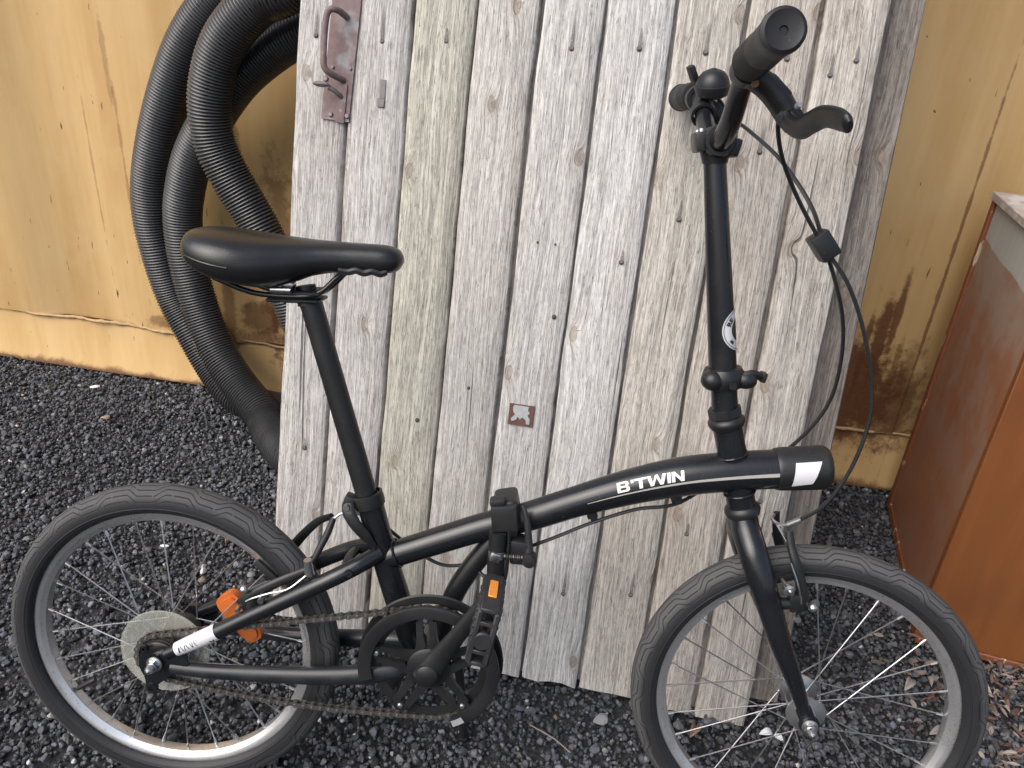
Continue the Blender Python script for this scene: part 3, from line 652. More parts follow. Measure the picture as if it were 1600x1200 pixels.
m = MB(); m.tube([(.265, -.034, .408), (.262, 0, .410), (.265, .034, .408)], .008, 10, 10, ); m.build('stay_bridge', 'paint', frame)
m = MB(); m.cyl((.392, -.036, .282), (.392, .036, .282), .0215, None, 28); m.build('bottom_bracket_shell', 'paint', frame)
m = MB(); m.tube([(.474, 0, .470), (.455, 0, .441), (.437, 0, .412), (.419, 0, .376), (.407, 0, .338), (.398, 0, .295)], [.0145, .0148, .015, .015, .015, .015], 40, 20); m.build('lower_strut', 'paint', frame)
ha, hb = Vector((.765, 0, .6645)), Vector((.8035, 0, .5465)); hd = (ha-hb).normalized()
m = MB(); m.tube([tuple(hb), tuple(ha)], .0192, 2, 28); m.build('head_tube', 'paint', frame)
weld((.778, 0, .621), tuple(hd), .0208); weld((.797, 0, .568), tuple(hd), .0205)
# front end cap and its white patch
xs = [.838, .842, .85, .87, .89, .902, .908]; m = MB()
m.tube([(x, 0, np.interp(x, [.83, .905, .92], [.604, .6145, .6165])) for x in xs], [.0278, .0290, .0295, .0298, .0300, .0298, .026], 30, 30); 
m.tube([(.845, .004, .634), (.846, 0, .6345), (.848, -.004, .634)], .002, 6, 8)
m.build('end_cap', 'plastic', frame)
def patch(name, mat, quad, n=10, lift=.0035):
    m = MB(); V = []; F = []
    (x0, s0), (x1, s1), (x2, s2), (x3, s3) = quad
    for i in range(n+1):
        for j in range(n+1):
            a, b = i/n, j/n; x = (1-a)*((1-b)*x0+b*x3)+a*((1-b)*x1+b*x2); s = (1-a)*((1-b)*s0+b*s3)+a*((1-b)*s1+b*s2)
            V.append(on_tube(x, s, lift))
    for i in range(n):
        for j in range(n): F.append((i*(n+1)+j, (i+1)*(n+1)+j, (i+1)*(n+1)+j+1, i*(n+1)+j+1))
    return m.add(V, F).build(name, mat, frame)
patch('cap_sticker', 'white', [(.8535, -.014), (.880, -.011), (.892, .017), (.8585, .016)])
# stripe and letters printed on the tube
V = []; F = []; n = 60; m = MB()
for i in range(n+1):
    x = .592+(.842-.592)*i/n; wd = .0004+.0021*i/n; s = .0015
    V += [on_tube(x, s-wd), on_tube(x, s+wd)]
for i in range(n): F.append((2*i, 2*i+2, 2*i+3, 2*i+1))
m.add(V, F).build('stripe', 'stripe', frame)
def text_tris(txt, bold=.03):
    cu = bpy.data.curves.new('lettering', 'FONT'); cu.body = txt; cu.offset = bold; cu.resolution_u = 4
    o = bpy.data.objects.new('lettering', cu); COL.objects.link(o); dg = bpy.context.evaluated_depsgraph_get()
    me = bpy.data.meshes.new_from_object(o.evaluated_get(dg)); bpy.data.objects.remove(o)
    bm = bmesh.new(); bm.from_mesh(me); bmesh.ops.triangulate(bm, faces=bm.faces[:])
    V = np.array([v.co[:2] for v in bm.verts]); bm.verts.index_update(); F = [tuple(v.index for v in f.verts) for f in bm.faces]; bm.free()
    V -= V.min(0); V /= V.max(0); return V, F
def lettering():
    # heavy wide capitals drawn as blocks: B ' T W I N with a slight forward slant
    G = {'B': (1.0, [[(0, 0), (.25, 0), (.25, 1), (0, 1)], [(.25, 0), (.78, 0), (.92, .10), (.92, .18), (.25, .18)], [(.25, .42), (.80, .42), (.86, .50), (.80, .58), (.25, .58)], [(.25, .82), (.86, .82), (.86, .90), (.74, 1), (.25, 1)], [(.68, .18), (.92, .18), (.92, .38), (.80, .42), (.68, .42)], [(.64, .58), (.80, .58), (.87, .64), (.87, .82), (.64, .82)]]),
         "'": (.30, [[(.05, .66), (.22, .66), (.26, 1), (.04, 1)]]),
         'T': (.95, [[(0, .80), (.92, .80), (.92, 1), (0, 1)], [(.33, 0), (.59, 0), (.59, .80), (.33, .80)]]),
         'W': (1.45, [[(.22, 0), (.46, 0), (.26, 1), (0, 1)], [(.30, 0), (.46, 0), (.74, .92), (.60, 1)], [(.60, 1), (.80, 1), (1.10, 0), (.94, 0)], [(.94, 0), (1.18, 0), (1.40, 1), (1.14, 1)]]),
         'I': (.36, [[(.03, 0), (.28, 0), (.28, 1), (.03, 1)]]),
         'N': (1.0, [[(0, 0), (.24, 0), (.24, 1), (0, 1)], [(.24, 1), (.0, 1), (.68, 0), (.92, 0)], [(.68, 0), (.92, 0), (.92, 1), (.68, 1)]])}
    txt = "B'TWIN"; tot = sum(G[c][0] for c in txt); cx = 0; x0, x1 = .632, .718; H = .0135
    for c in txt:
        w, polys = G[c]; m = MB()
        for pi, poly in enumerate(polys):
            def pt(a, b): return on_tube(x0+(x1-x0)*(cx+a)/tot+.12*b*H, .0050+H*b, .0007+pi*.00004)
            tri = [(poly[0], poly[1], poly[2], poly[3])] if len(poly) == 4 else [(poly[0], poly[i], poly[i+1], poly[i+1]) for i in range(1, len(poly)-1)]
            for A, B, C_, D in tri:
                V = []; F = []; q = 6
                for i in range(q+1):
                    for j in range(q+1):
                        u, v = i/q, j/q
                        V.append(pt(*[(1-v)*((1-u)*A[k]+u*B[k])+v*((1-u)*D[k]+u*C_[k]) for k in (0, 1)]))
                for i in range(q):
                    for j in range(q): F.append((i*(q+1)+j, (i+1)*(q+1)+j, (i+1)*(q+1)+j+1, i*(q+1)+j+1))
                m.add(V, F)
        m.build('letter', 'letters', frame, 80); cx += w
lettering()
for x in (.601, .713):
    m = MB(); z = zc(x)-tr(x); m.box((x, 0, z-.004), (.015, .012, .010), (0, -.35, 0), .002, 2); m.box((x+.003, -.004, z-.009), (.010, .004, .006), (0, -.35, 0), .001, 1); m.build('cable_guide', 'plastic', frame)
# worn white sleeve on the stay, with broken black print
P = spline([(.014, -.056, .262), (.077, -.053, .298), (.143, -.050, .338)], 40)
m = MB(); m.tube([tuple(p) for p in P[5:24:3]], [.0102, .0108, .0112, .0116, .0119, .0120, .0121], 16, 18, cap=False); m.build('stay_sticker', 'white', frame)
m = MB()
T_, N_, B_ = frames(P)
for k, w in ((7, .0010), (8.4, .0006), (9.6, .0006), (10.8, .0006), (12.4, .0005), (13.0, .0005), (14.2, .0005), (20, .0012), (21, .0008)):
    i = int(k); p = np.array(P[i])+(np.array(P[i+1])-np.array(P[i]))*(k-i); r = np.interp(k, [5, 24], [.0104, .0123])
    t = T_[i]; u = np.array([0, -1., 0]); u -= t*(u@t); u /= np.linalg.norm(u); v = np.cross(t, u); v = v if v[2] > 0 else -v
    aa = (-.30, .45) if k < 18 else (-.7, -.35); V = []
    for q in range(5):
        a = aa[0]+(aa[1]-aa[0])*q/4; c0 = p+(r+.0004)*(math.cos(a)*u+math.sin(a)*v)+t*.0022*(q/4 if int(k) % 2 else 1-q/4)
        V += [c0-t*w, c0+t*w]
    m.add(V, [(2*q, 2*q+1, 2*q+3, 2*q+2) for q in range(4)])
m.build('sticker_print', 'ink', frame, 80)
m = MB(); m.box((.217, -.0455, .372), (.016, .014, .012), (0, -.5, 0), .002, 2); m.build('cable_stop', 'plastic', frame)
m = MB(); m.lathe([(.0025, -.0010), (.0055, -.0010), (.0058, .002)], (.272, -.0475, .413), (0, 1, 0), 16); m.build('stay_boss', 'plastic', frame)

# ---- fold hinge in the main tube
hinge = empty('fold_hinge', (0, 0, 0), bike)
m = MB(); m.box((.483, -.006, .513), (.034, .056, .044), (0, -.25, 0), .008, 3); m.box((.488, -.004, .478), (.026, .048, .05), (0, -.1, 0), .005, 2); m.build('hinge_block', 'plastic', hinge)
m = MB(); m.box((.481, -.0355, .513), (.036, .012, .038), (0, -.12, 0), .004, 2); m.box((.470, -.031, .535), (.022, .018, .010), (0, -.2, 0), .004, 2); m.build('hinge_cover', 'plastic', hinge)
m = MB(); m.cyl((.474, -.036, .492), (.4745, -.036, .466), .0125, None, 20); m.cyl((.4745, -.036, .454), (.475, -.036, .424), .0125, None, 20); m.build('hinge_barrel', 'plastic', hinge)
m = MB(); m.cyl((.4745, -.036, .466), (.4745, -.036, .454), .0115, None, 16); m.box((.473, -.047, .459), (.014, .006, .013), (0, .2, 0), .002, 2); m.build('hinge_bolt', 'zinc', hinge)
m = MB(); m.tube([(.489, -.040, .497), (.490, -.041, .47), (.489, -.041, .428), (.484, -.040, .421), (.466, -.038, .420), (.452, -.030, .425)], .0026, 40, 8); m.build('hinge_bracket', 'paint', hinge)
P = []
for k in range(160):
    a = k*.42; P.append((.485+.031*k/159, -.040+.0042*math.cos(a), .4585+.0042*math.sin(a)))
m = MB(); m.tube(P, .0008, 320, 5); m.cyl((.48, -.040, .4585), (.522, -.040, .4585), .0024, None, 8); m.build('hinge_spring', 'chain', hinge)
m = MB(); m.tube([(.5035, -.030, .531), (.509, -.033, .520), (.514, -.036, .500), (.5175, -.038, .475), (.5185, -.040, .460)], [.003, .0038, .0046, .0056, .007], 24, 10, .6, (0, 1, 0)); m.lathe([(0, -.052), (.0085, -.051), (.0105, -.047), (.0105, -.034)], (.5195, 0, .458), (0, 1, 0), 20); m.build('hinge_lever', 'plastic', hinge)
m = MB(); m.box((.505, -.026, .470), (.030, .030, .024), (0, .1, 0), .005, 2); m.box((.506, -.030, .449), (.026, .014, .008), None, .002, 1); m.build('hinge_latch', 'plastic', hinge)

# ---- seat post, clamp, saddle
m = MB(); m.tube([(.286, 0, .505), (.199, 0, .789)], [.0152, .0150], 2, 28); m.build('seat_post', 'plastic', bike)
cl = empty('seat_clamp', (0, 0, 0), bike); sd = Vector((.199-.286, 0, .789-.505)).normalized()
m = MB(); m.lathe([(.0190, -.010), (.0220, -.009), (.0225, 0), (.0220, .009), (.0190, .010)], (.2865, 0, .505), tuple(sd), 32); m.box((.263, -.006, .503), (.018, .018, .018), (0, .3, 0), .003, 2); m.build('collar', 'plastic', cl)
m = MB(); m.tube([(.262, -.018, .504), (.266, -.024, .492), (.277, -.026, .475), (.291, -.024, .458), (.303, -.021, .443)], [.009, .0095, .0085, .0075, .003], 26, 12, .42, (0, 1, 0)); m.build('quick_release_lever', 'plastic', cl)
m = MB(); m.cyl((.262, -.018, .501), (.262, -.028, .501), .0045, None, 12); m.build('bolt', 'zinc', cl); m = MB(); m.cyl((.267, -.018, .493), (.267, -.0275, .493), .0032, None, 12); m.build('bolt', 'zinc', cl)
sa = empty('saddle', (0, 0, 0), bike)
X = [.0470, .0490, .0540, .068, .092, .12, .15, .18, .21, .245, .28, .303, .316, .3225]
HW = [.020, .035, .0500, .0655, .0750, .076, .068, .054, .041, .032, .0275, .0250, .0195, .008]
ZT = [.851, .858, .8630, .866, .8665, .8645, .8625, .8610, .8600, .8600, .8605, .8600, .856, .848]
ZB = [.834, .826, .820, .812, .803, .798, .796, .803, .815, .822, .824, .825, .829, .838]
n = 60; C = np.linspace(0, 1, n); p_ = np.linspace(0, 1, len(X))
def sm(A):
    s_ = spline([(a, 0, 0) for a in A], n); return [q[0] for q in s_]
X, HW, ZT, ZB = sm(X), sm(HW), sm(ZT), sm(ZB); V = []; F = []; seg = 36
for i in range(n):
    zm = ZB[i]+(ZT[i]-ZB[i])*.46
    for k in range(seg):
        a = 2*math.pi*k/seg; cs, sn = math.cos(a), math.sin(a)
        y = HW[i]*math.copysign(abs(cs)**.78, cs)
        z = zm+(ZT[i]-zm)*abs(sn)**.85 if sn > 0 else zm-(zm-ZB[i])*abs(sn)**.55
        if sn < 0: y *= 1-.10*abs(sn)
        V.append((X[i], y, z))
for i in range(n-1):
    for k in range(seg): F.append((i*seg+k, i*seg+(k+1) % seg, (i+1)*seg+(k+1) % seg, (i+1)*seg+k))
F += [tuple(range(seg)), tuple((n-1)*seg+k for k in range(seg))]
MB().add(V, F).build('cover', 'vinyl', sa, 60)
m = MB(); m.tube([(.305, -.018, .829), (.298, -.021, .826), (.288, -.023, .8285), (.278, -.025, .826), (.268, -.026, .8285), (.258, -.027, .826), (.246, -.029, .827)], .0045, 36, 8); m.build('base_edge', 'plastic', sa)
seam = [(x, -hw*.985, zb+(zt-zb)*.40) for x, hw, zt, zb in zip(X, HW, ZT, ZB)][8:24]
m = MB(); m.tube([tuple(q) for q in seam[::3]], .0014, 30, 6); m.build('seam', 'vinyl', sa)
for s in (-1, 1):
    m = MB(); m.tube([(.085, s*.030, .806), (.12, s*.024, .792), (.15, s*.021, .787), (.20, s*.021, .789), (.222, s*.020, .797), (.240, s*.016, .815), (.250, s*.010, .824)], .0036, 40, 10); m.build('rail', 'paint', sa)
m = MB(); m.box((.190, 0, .792), (.064, .050, .006), (0, -.05, 0), .002, 1); m.box((.184, 0, .7815), (.070, .046, .005), (0, -.05, 0), .002, 1); m.cyl((.2, 0, .775), (.195, 0, .80), .0150, .013, 18); m.build('clamp', 'plastic', sa)
m = MB(); m.box((.176, -.012, .802), (.018, .014, .012), (0, .4, 0), .002, 1); m.cyl((.160, -.030, .796), (.186, -.030, .797), .004, None, 10); m.build('clamp_bolt', 'zinc', sa)

# ---- fork, headset, stem, bar
fork = empty('fork', (0, 0, 0), bike)
m = MB(); m.tube([(.8015, 0, .553), (.811, 0, .522), (.8175, 0, .500)], [.0185, .0195, .017], 10, 24); m.build('crown', 'paint', fork)
for s in (-1, 1):
    sx = -.0052*(-s); e = (.937+.0052*s, s*.050, .249)
    m = MB(); m.tube([(.807, s*.002, .532), (.811, s*.016, .517), (.819, s*.036, .494), (.832, s*.0475, .463), (.845+.001*s, s*.0505, .434), (.874+.003*s, s*.051, .374), (.906+.004*s, s*.051, .312), (.926+.005*s, s*.051, .270)], [.0175, .0195, .0195, .0180, .0170, .0150, .0112, .0085], 60, 22); m.build('blade', 'paint', fork)
    m = MB(); m.box(((.926+.937)/2+.005*s, s*.051, .260), (.022, .006, .036), (0, R(-28), 0), .003, 2); m.lathe([(.004, -.003), (.014, -.003), (.0145, 0), (.014, .003), (.004, .003)], e, (0, 1, 0), 24); m.build('dropout', 'paint', fork)
hs_ = empty('headset', (0, 0, 0), bike)
def ring(prof, c, name, mat, parent, ax=None, seg=32): return MB().lathe(prof, tuple(c), tuple(ax or hd), seg).build(name, mat, parent)
ring([(.017, -.008), (.0225, -.007), (.0245, -.001), (.0238, .004), (.0205, .0075), (.017, .008)], hb-hd*.004, 'lower_cup', 'plastic', hs_)
ring([(.017, -.009), (.0215, -.008), (.0245, -.002), (.0245, .002), (.0215, .006), (.017, .008)], ha+hd*.002, 'upper_cup', 'plastic', hs_)
m = MB(); q = ha+hd*.015; xx = hd.orthogonal().normalized(); yy = hd.cross(xx); V = []
for h in (-.005, .006):
    for k in range(8):
        a = 2*math.pi*k/8; V.append(q+hd*h+.0218*(math.cos(a)*xx+math.sin(a)*yy))
m.add(V, [tuple(range(8)), tuple(range(8, 16))]+[(k, (k+1) % 8, 8+(k+1) % 8, 8+k) for k in range(8)]); m.build('lock_nut', 'plastic', hs_)
stem = empty('stem', (0, 0, 0), bike)
m = MB(); m.tube([tuple(ha+hd*.012), (.7525, 0, .722)], [.0172, .0168], 2, 24); m.build('steerer', 'paint', stem)
m = MB(); m.tube([(.7500, 0, .732), (.722, 0, .882), (.7005, 0, .998)], [.0182, .0158, .0136], 20, 26); m.build('stem_tube', 'paint', stem)
ax = Vector((-.165, 0, .986))
m = MB(); m.lathe([(.017, -.014), (.0235, -.013), (.0265, -.007), (.0275, 0), (.0265, .007), (.0235, .013), (.017, .014)], (.7515, 0, .726), tuple(ax), 32)
m.ball((.778, -.010, .727), .014, 14, (1.1, .9, .85)); m.ball((.735, -.014, .724), .0155, 14, (1, 1, .9)); m.build('hinge_collar', 'plastic', stem)
m = MB(); m.tube([(.770, -.014, .728), (.784, -.012, .736), (.796, -.006, .733), (.803, 0, .731)], [.007, .006, .0055, .006], 14, 10, .8); m.box((.802, 0, .731), (.008, .016, .013), (0, .2, 0), .002, 2); m.build('hinge_lever', 'plastic', stem)
m = MB(); m.lathe([(0, -.006), (.005, -.006), (.0055, 0)], (.758, -.026, .722), (0, 1, 0), 12); m.build('bolt', 'plastic', stem)
# round sticker wrapped on the stem
def stem_pt(h, ang, lift):
    c = Vector((.7500, 0, .732))+(Vector((.7005, 0, .998))-Vector((.7500, 0, .732)))*h; a = (Vector((.7005, 0, .998))-Vector((.7500, 0, .732))).normalized()
    r = float(np.interp(h, [0, .56, 1], [.0182, .0158, .0136]))+lift; u = Vector((0, -1, 0)); v = Vector((a.z, 0, -a.x))
    return c+r*(math.cos(ang)*u+math.sin(ang)*v)
def disc_on_stem(name, mat, r0, r1, lift, hc=.212, ac=1.42, a0=0., a1=2*math.pi):
    m = MB(); V = []; F = []; n = 48; Ls = .2706; rs = .0176
    for i in range(n+1):
        t = a0+(a1-a0)*i/n
        for k in range(7):
            r = r0+(r1-r0)*k/6; V.append(stem_pt(hc+r*math.sin(t)/Ls, ac+r*math.cos(t)/rs, lift))
    for i in range(n):
        for k in range(6): F.append((i*7+k, (i+1)*7+k, (i+1)*7+k+1, i*7+k+1))
    return m.add(V, F).build(name, mat, stem, 80)
disc_on_stem('round_sticker', 'white', .0008, .0275, .0005); disc_on_stem('sticker_ring', 'ink', .0250, .0258, .0009); disc_on_stem('sticker_core', 'ink', .0008, .0145, .0009)
V, F = text_tris('RE', .05)
m = MB(); LL = []
for a, b in V:
    t = float(R(160)-a*R(32)); r = float(.0168+b*.0065); LL.append(stem_pt(.212+r*math.sin(t)/.2706, 1.42+r*math.cos(t)/.0176, .0010))
m.add(LL, F).build('sticker_print', 'ink', stem, 80)
disc_on_stem('sticker_mark', 'ink', .0185, .0225, .0010, a0=R(215), a1=R(232))

hb_ = empty('handlebar', (0, 0, 0), bike)
BP = [(.690, -.268, 1.094), (.692, -.16, 1.086), (.695, -.12, 1.072), (.6985, -.075, 1.040), (.6995, -.042, 1.022), (.700, -.02, 1.018), (.700, 0, 1.018)]
BP = BP+[(x, -y, z) for x, y, z in BP[-2::-1]]
m = MB(); m.tube(BP, [.0111, .0111, .0112, .0118, .0125, .0128, .0128, .0128, .0125, .0118, .0112, .0111, .0111], 120, 22); m.build('bar', 'paint', hb_)
m = MB(); m.lathe([(.0130, -.024), (.0175, -.024), (.0192, -.021), (.0192, .021), (.0175, .024), (.0130, .024)], (.700, 0, 1.018), (0, 1, 0), 30)
m.box((.681, 0, 1.016), (.018, .040, .024), (0, -.2, 0), .004, 2); m.box((.719, 0, 1.012), (.014, .042, .022), (0, .2, 0), .004, 2); m.cyl((.7015, 0, .992), (.7000, 0, 1.006), .0150, .0185, 24); m.build('clamp', 'plastic', hb_)
for y in (-.014, .014): MB().cyl((.678, y, 1.026), (.678, y, 1.0305), .0035, None, 10).build('clamp_bolt', 'zinc', hb_)
for s in (-1, 1):
    a = Vector((.692, s*.155, 1.0858)); b = Vector((.690, s*.272, 1.0945)); d = (b-a); L = d.length; pr = [(.0112, 0), (.0175, 0), (.0190, .002)]
    for k in range(13): h = .006+k*.0035; pr += [(.0186, h), (.0178, h+.0012), (.0186, h+.0024)]
    pr += [(.0180, .058), (.0183, .085), (.0192, .110), (.0200, L-.006), (.0196, L-.002), (.0165, L), (.0120, L-.0015), (.004, L-.002), (.0035, L-.004), (0, L-.004)]
    m = MB(); m.lathe(pr, tuple(a), tuple(d), 30); m.build('grip', 'rubber', hb_)
for s in (-1, 1):
    bl = empty('brake_lever', (0, 0, 0), bike)
    m = MB(); m.lathe([(.0112, -.009), (.0165, -.009), (.0175, 0), (.0165, .009), (.0112, .009)], (.6935, s*.139, 1.0805), (-.01, 1, .12*s), 22)
    m.tube([(.700, s*.139, 1.075), (.716, s*.138, 1.066), (.730, s*.138, 1.054), (.741, s*.139, 1.040), (.746, s*.146, 1.030)], [.0125, .0128, .0130, .0125, .0100], 24, 14, 1.2); m.build('lever_body', 'plastic', bl)
    m = MB(); m.tube([(.733, s*.140, 1.044), (.741, s*.150, 1.031), (.747, s*.168, 1.026), (.750, s*.190, 1.030), (.754, s*.215, 1.034), (.760, s*.240, 1.030), (.763, s*.252, 1.026), (.764, s*.257, 1.024)], [.010, .0115, .0115, .0108, .0108, .0112, .0095, .0045], 50, 16, .55, (1, 0, .25)); m.build('lever_blade', 'plastic', bl)
    m = MB(); m.tube([(.712, s*.128, 1.083), (.722, s*.126, 1.078), (.731, s*.127, 1.066)], .0022, 14, 8); m.build('barrel_adjuster', 'plastic', bl); m = MB(); m.box((.724, s*.137, 1.063), (.030, .026, .018), (0, R(40), 0), .004, 2); m.box((.741, s*.142, 1.040), (.020, .020, .022), (0, R(45), 0), .004, 2); m.build('pivot_bracket', 'plastic', bl); m = MB(); m.cyl((.700, s*.150, 1.066), (.700, s*.155, 1.066), .0038, None, 8); m.build('clamp_bolt', 'rust_bolt', bl); m = MB(); m.cyl((.745, s*.149, 1.047), (.747, s*.153, 1.050), .0035, None, 10); m.build('pivot_pin', 'zinc_dull', bl)
bell = empty('bell', (0, 0, 0), bike)
bx_ = Vector((-.12, -.30, .94)).normalized(); bc = Vector((.703, .094, 1.092))
m = MB(); m.lathe([(0, .021), (.007, .0205), (.014, .0175), (.0195, .011), (.0215, .004), (.0220, .0)], tuple(bc), tuple(bx_), 28); m.build('dome', 'plastic', bell)
m = MB(); m.lathe([(.0150, -.014), (.0205, -.011), (.0232, -.003), (.0232, .001), (.0215, .002)], tuple(bc), tuple(bx_), 28); m.lathe([(.0130, -.007), (.0165, -.007), (.0165, .007), (.0130, .007)], (.6965, .100, 1.058), (-.02, 1, .6), 20); m.build('base', 'plastic', bell)
m = MB(); m.box((.677, .106, 1.107), (.009, .012, .022), (.2, -.6, .3), .003, 2); m.build('thumb_tab', 'plastic', bell)
m = MB(); m.cyl(tuple(bc+bx_*.020), tuple(bc+bx_*.022), .004, .0035, 12); m.build('cap_screw', 'plastic', bell)

# ---- cables
cb = empty('brake_cables', (0, 0, 0), bike)
m = MB(); m.tube([(.731, .127, 1.066), (.742, .112, 1.054), (.757, .07, 1.036), (.785, .015, 1.002), (.818, -.022, .952), (.838, -.032, .908), (.862, -.030, .862), (.882, -.022, .815), (.893, -.012, .762), (.893, .0, .705), (.872, .012, .652), (.83, .030, .595), (.77, .030, .565), (.713, .0, .541), (.66, -.003, .529), (.601, -.004, .503), (.555, -.006, .478), (.51, -.006, .455), (.468, .012, .428), (.43, .020, .408), (.395, .02, .403), (.36, .02, .418), (.325, .024, .44), (.296, .02, .466)], .0026, 240, 8); m.build('rear_brake_cable', 'cable', cb)
m = MB(); m.tube([(.731, -.127, 1.066), (.741, -.110, 1.052), (.746, -.092, 1.030), (.764, -.068, .998), (.796, -.048, .955), (.834, -.040, .908), (.872, -.048, .861), (.906, -.050, .790), (.926, -.050, .713), (.920, -.047, .640), (.898, -.042, .580), (.872, -.032, .548)], .0026, 140, 8); m.build('front_brake_cable', 'cable', cb)
d = Vector((.04, 0, -.05)).normalized()
m = MB(); m.box((.836, -.037, .907), (.024, .026, .034), (0, R(-40), 0), .003, 2); m.build('cable_clip', 'plastic', cb)
m = MB(); m.tube([(.874, -.033, .550), (.862, -.024, .537)], [.0042, .0042], 2, 12); m.tube([(.862, -.024, .537), (.852, -.014, .532), (.846, -.004, .534), (.850, .004, .538)], .0024, 20, 8); m.build('front_noodle', 'alloy', cb)
m = MB(); m.tube([(.296, .012, .466), (.275, .008, .477), (.250, .006, .478), (.236, .004, .468)], .0026, 24, 8); m.build('rear_noodle', 'zinc', cb)
m = MB(); m.tube([(.236, .004, .468), (.231, -.008, .450), (.222, -.022, .428), (.216, -.032, .412)], [.0045, .0052, .005, .0035], 20, 10); m.build('rubber_boot', 'rubber', cb)

# ---- rim brakes
def caliper(name, place, pads):
    e = empty(name, (0, 0, 0), bike); return e
fb = empty('front_brake', (0, 0, 0), bike)
for s in (-1, 1):
    top = (.862, s*.030, .530); m = MB()
    m.tube([(.893, s*.045, .430), (.886, s*.046, .458), (.874, s*.044, .490), (.866, s*.036, .512), top], [.0085, .0078, .0065, .0055, .0050], 30, 12, .6, (0, 1, 0)); m.build('brake_arm', 'plastic', fb)
    m = MB(); m.cyl((.853, s*.046, .430), (.882, s*.046, .433), .0085, .0075, 16); m.box((.882, s*.046, .436), (.020, .016, .026), (0, -.2, 0), .004, 2); m.build('pivot_boss', 'plastic', fb)
    m = MB(); m.box((.862, s*.0185, .452), (.052, .008, .011), (0, -.35, 0), .003, 2); m.build('brake_pad', 'rubber', fb)
    m = MB(); m.cyl((.866, s*.026, .456), (.870, s*.060, .454), .0032, None, 10); m.lathe([(.003, -.004), (.0075, -.003), (.0075, .003), (.003, .004)], (.8685, s*.050, .455), (.05, s, 0), 14); m.build('pad_bolt', 'zinc', fb); m = MB(); m.ball((.905, s*.049, .431), .0062, 12); m.build('bolt', 'zinc', fb); m = MB(); m.cyl((.886, s*.050, .414), (.886, s*.056, .414), .0045, None, 10); m.build('bolt', 'zinc', fb)
    m = MB(); m.tube([(.866, s*.046, .492), (.876, s*.0525, .470), (.884, s*.0545, .448), (.889, s*.052, .430)], .0011, 16, 6); m.build('return_spring', 'zinc', fb)
m = MB(); m.tube([(.850, -.012, .531), (.858, -.026, .520), (.866, -.036, .508), (.861, -.030, .516), (.848, -.008, .534)], .0016, 24, 6); m.build('noodle_link', 'zinc', fb)
rb = empty('rear_brake', (0, 0, 0), bike)
for s in (-1, 1):
    m = MB(); m.tube([(.122, s*.044, .352), (.148, s*.046, .372), (.178, s*.044, .390), (.204, s*.038, .402), (.222, s*.034, .410)] if s < 0 else [(.122, .044, .352), (.155, .050, .385), (.182, .046, .420), (.205, .036, .446), (.232, .012, .468)], [.0085, .0078, .0068, .006, .0052], 30, 12, .6, (0, 1, 0)); m.build('brake_arm', 'plastic', rb)
    m = MB(); m.cyl((.135, s*.046, .345), (.140, s*.046, .362), .008, None, 14); m.box((.128, s*.042, .352), (.022, .016, .022), (0, -.7, 0), .004, 2); m.build('pivot_boss', 'plastic', rb)
    m = MB(); m.box((.150, s*.0185, .385), (.050, .008, .011), (0, .75, 0), .003, 2); m.build('brake_pad', 'rubber', rb)
    m = MB(); m.ball((.126, s*.050, .374), .0058, 12); m.build('bolt', 'zinc', rb); m = MB(); m.cyl((.152, s*.047, .364), (.152, s*.058, .362), .0045, None, 12); m.build('pad_bolt', 'zinc', rb); m = MB(); m.cyl((.118, s*.047, .343), (.118, s*.056, .342), .0036, None, 10); m.build('bolt', 'zinc', rb)
m = MB(); m.cyl((.216, -.040, .402), (.214, -.044, .426), .0070, .0055, 14); m.build('cable_anchor', 'alloy', rb)
m = MB(); m.tube([(.130, -.054, .358), (.142, -.056, .366), (.165, -.056, .376), (.190, -.054, .384), (.212, -.046, .402)], .0012, 24, 6); m.build('return_spring', 'zinc', rb)

# ---- cranks, chainring, guard, pedals
BB = Vector((.392, 0, .282)); CA = R(60)
cr = empty('crankset', (0, 0, 0), bike)
T = 44; poly = []
for k in range(T):
    for da, r in ((-.32, .0855), (-.13, .0900), (.13, .0900), (.32, .0855)): poly.append((r*math.cos(2*math.pi*(k+da)/T), r*math.sin(2*math.pi*(k+da)/T)))
n = len(poly); m = MB(); V = []; F = []
for y in (-.0435, -.0465):
    for (x, z) in poly: V.append((BB.x+x, y, BB.z+z))
    for (x, z) in poly: q = .0720/math.hypot(x, z); V.append((BB.x+x*q, y, BB.z+z*q))
for k in range(n):
    j = (k+1) % n; F += [(k, j, n+j, n+k), (2*n+k, 3*n+k, 3*n+j, 2*n+j), (k, 2*n+k, 2*n+j, j), (n+k, n+j, 3*n+j, 3*n+k)]
m.add(V, F).build('chainring', 'plastic', cr)
m = MB()
for k in range(5):
    a = CA+R(36)+2*math.pi*k/5; ca, sa_ = math.cos(a), math.sin(a)
    def loc(r, t, y): return (BB.x+r*ca-t*sa_, y, BB.z+r*sa_+t*ca)
    for sg in (-1, 1):
        w0, w1, i0, i1 = .0200, .0135, .0060, .0042
        pts = [(.018, sg*w0), (.045, sg*.0145), (.074, sg*w1), (.074, sg*i1), (.045, sg*.0045), (.034, sg*.002)]
        V = [loc(r, t, -.050) for r, t in pts]+[loc(r, t, -.057) for r, t in pts]; q = 6
        m.add(V, [tuple(range(q)), tuple(range(2*q-1, q-1, -1))]+[(i, i+q, (i+1) % q+q, (i+1) % q) for i in range(q)])
    pts = [(.070, -.0105), (.082, -.0095), (.085, 0), (.082, .0095), (.070, .0105)]; q = 5
    V = [loc(r, t, -.0475) for r, t in pts]+[loc(r, t, -.0565) for r, t in pts]; m.add(V, [tuple(range(q)), tuple(range(2*q-1, q-1, -1))]+[(i, i+q, (i+1) % q+q, (i+1) % q) for i in range(q)])
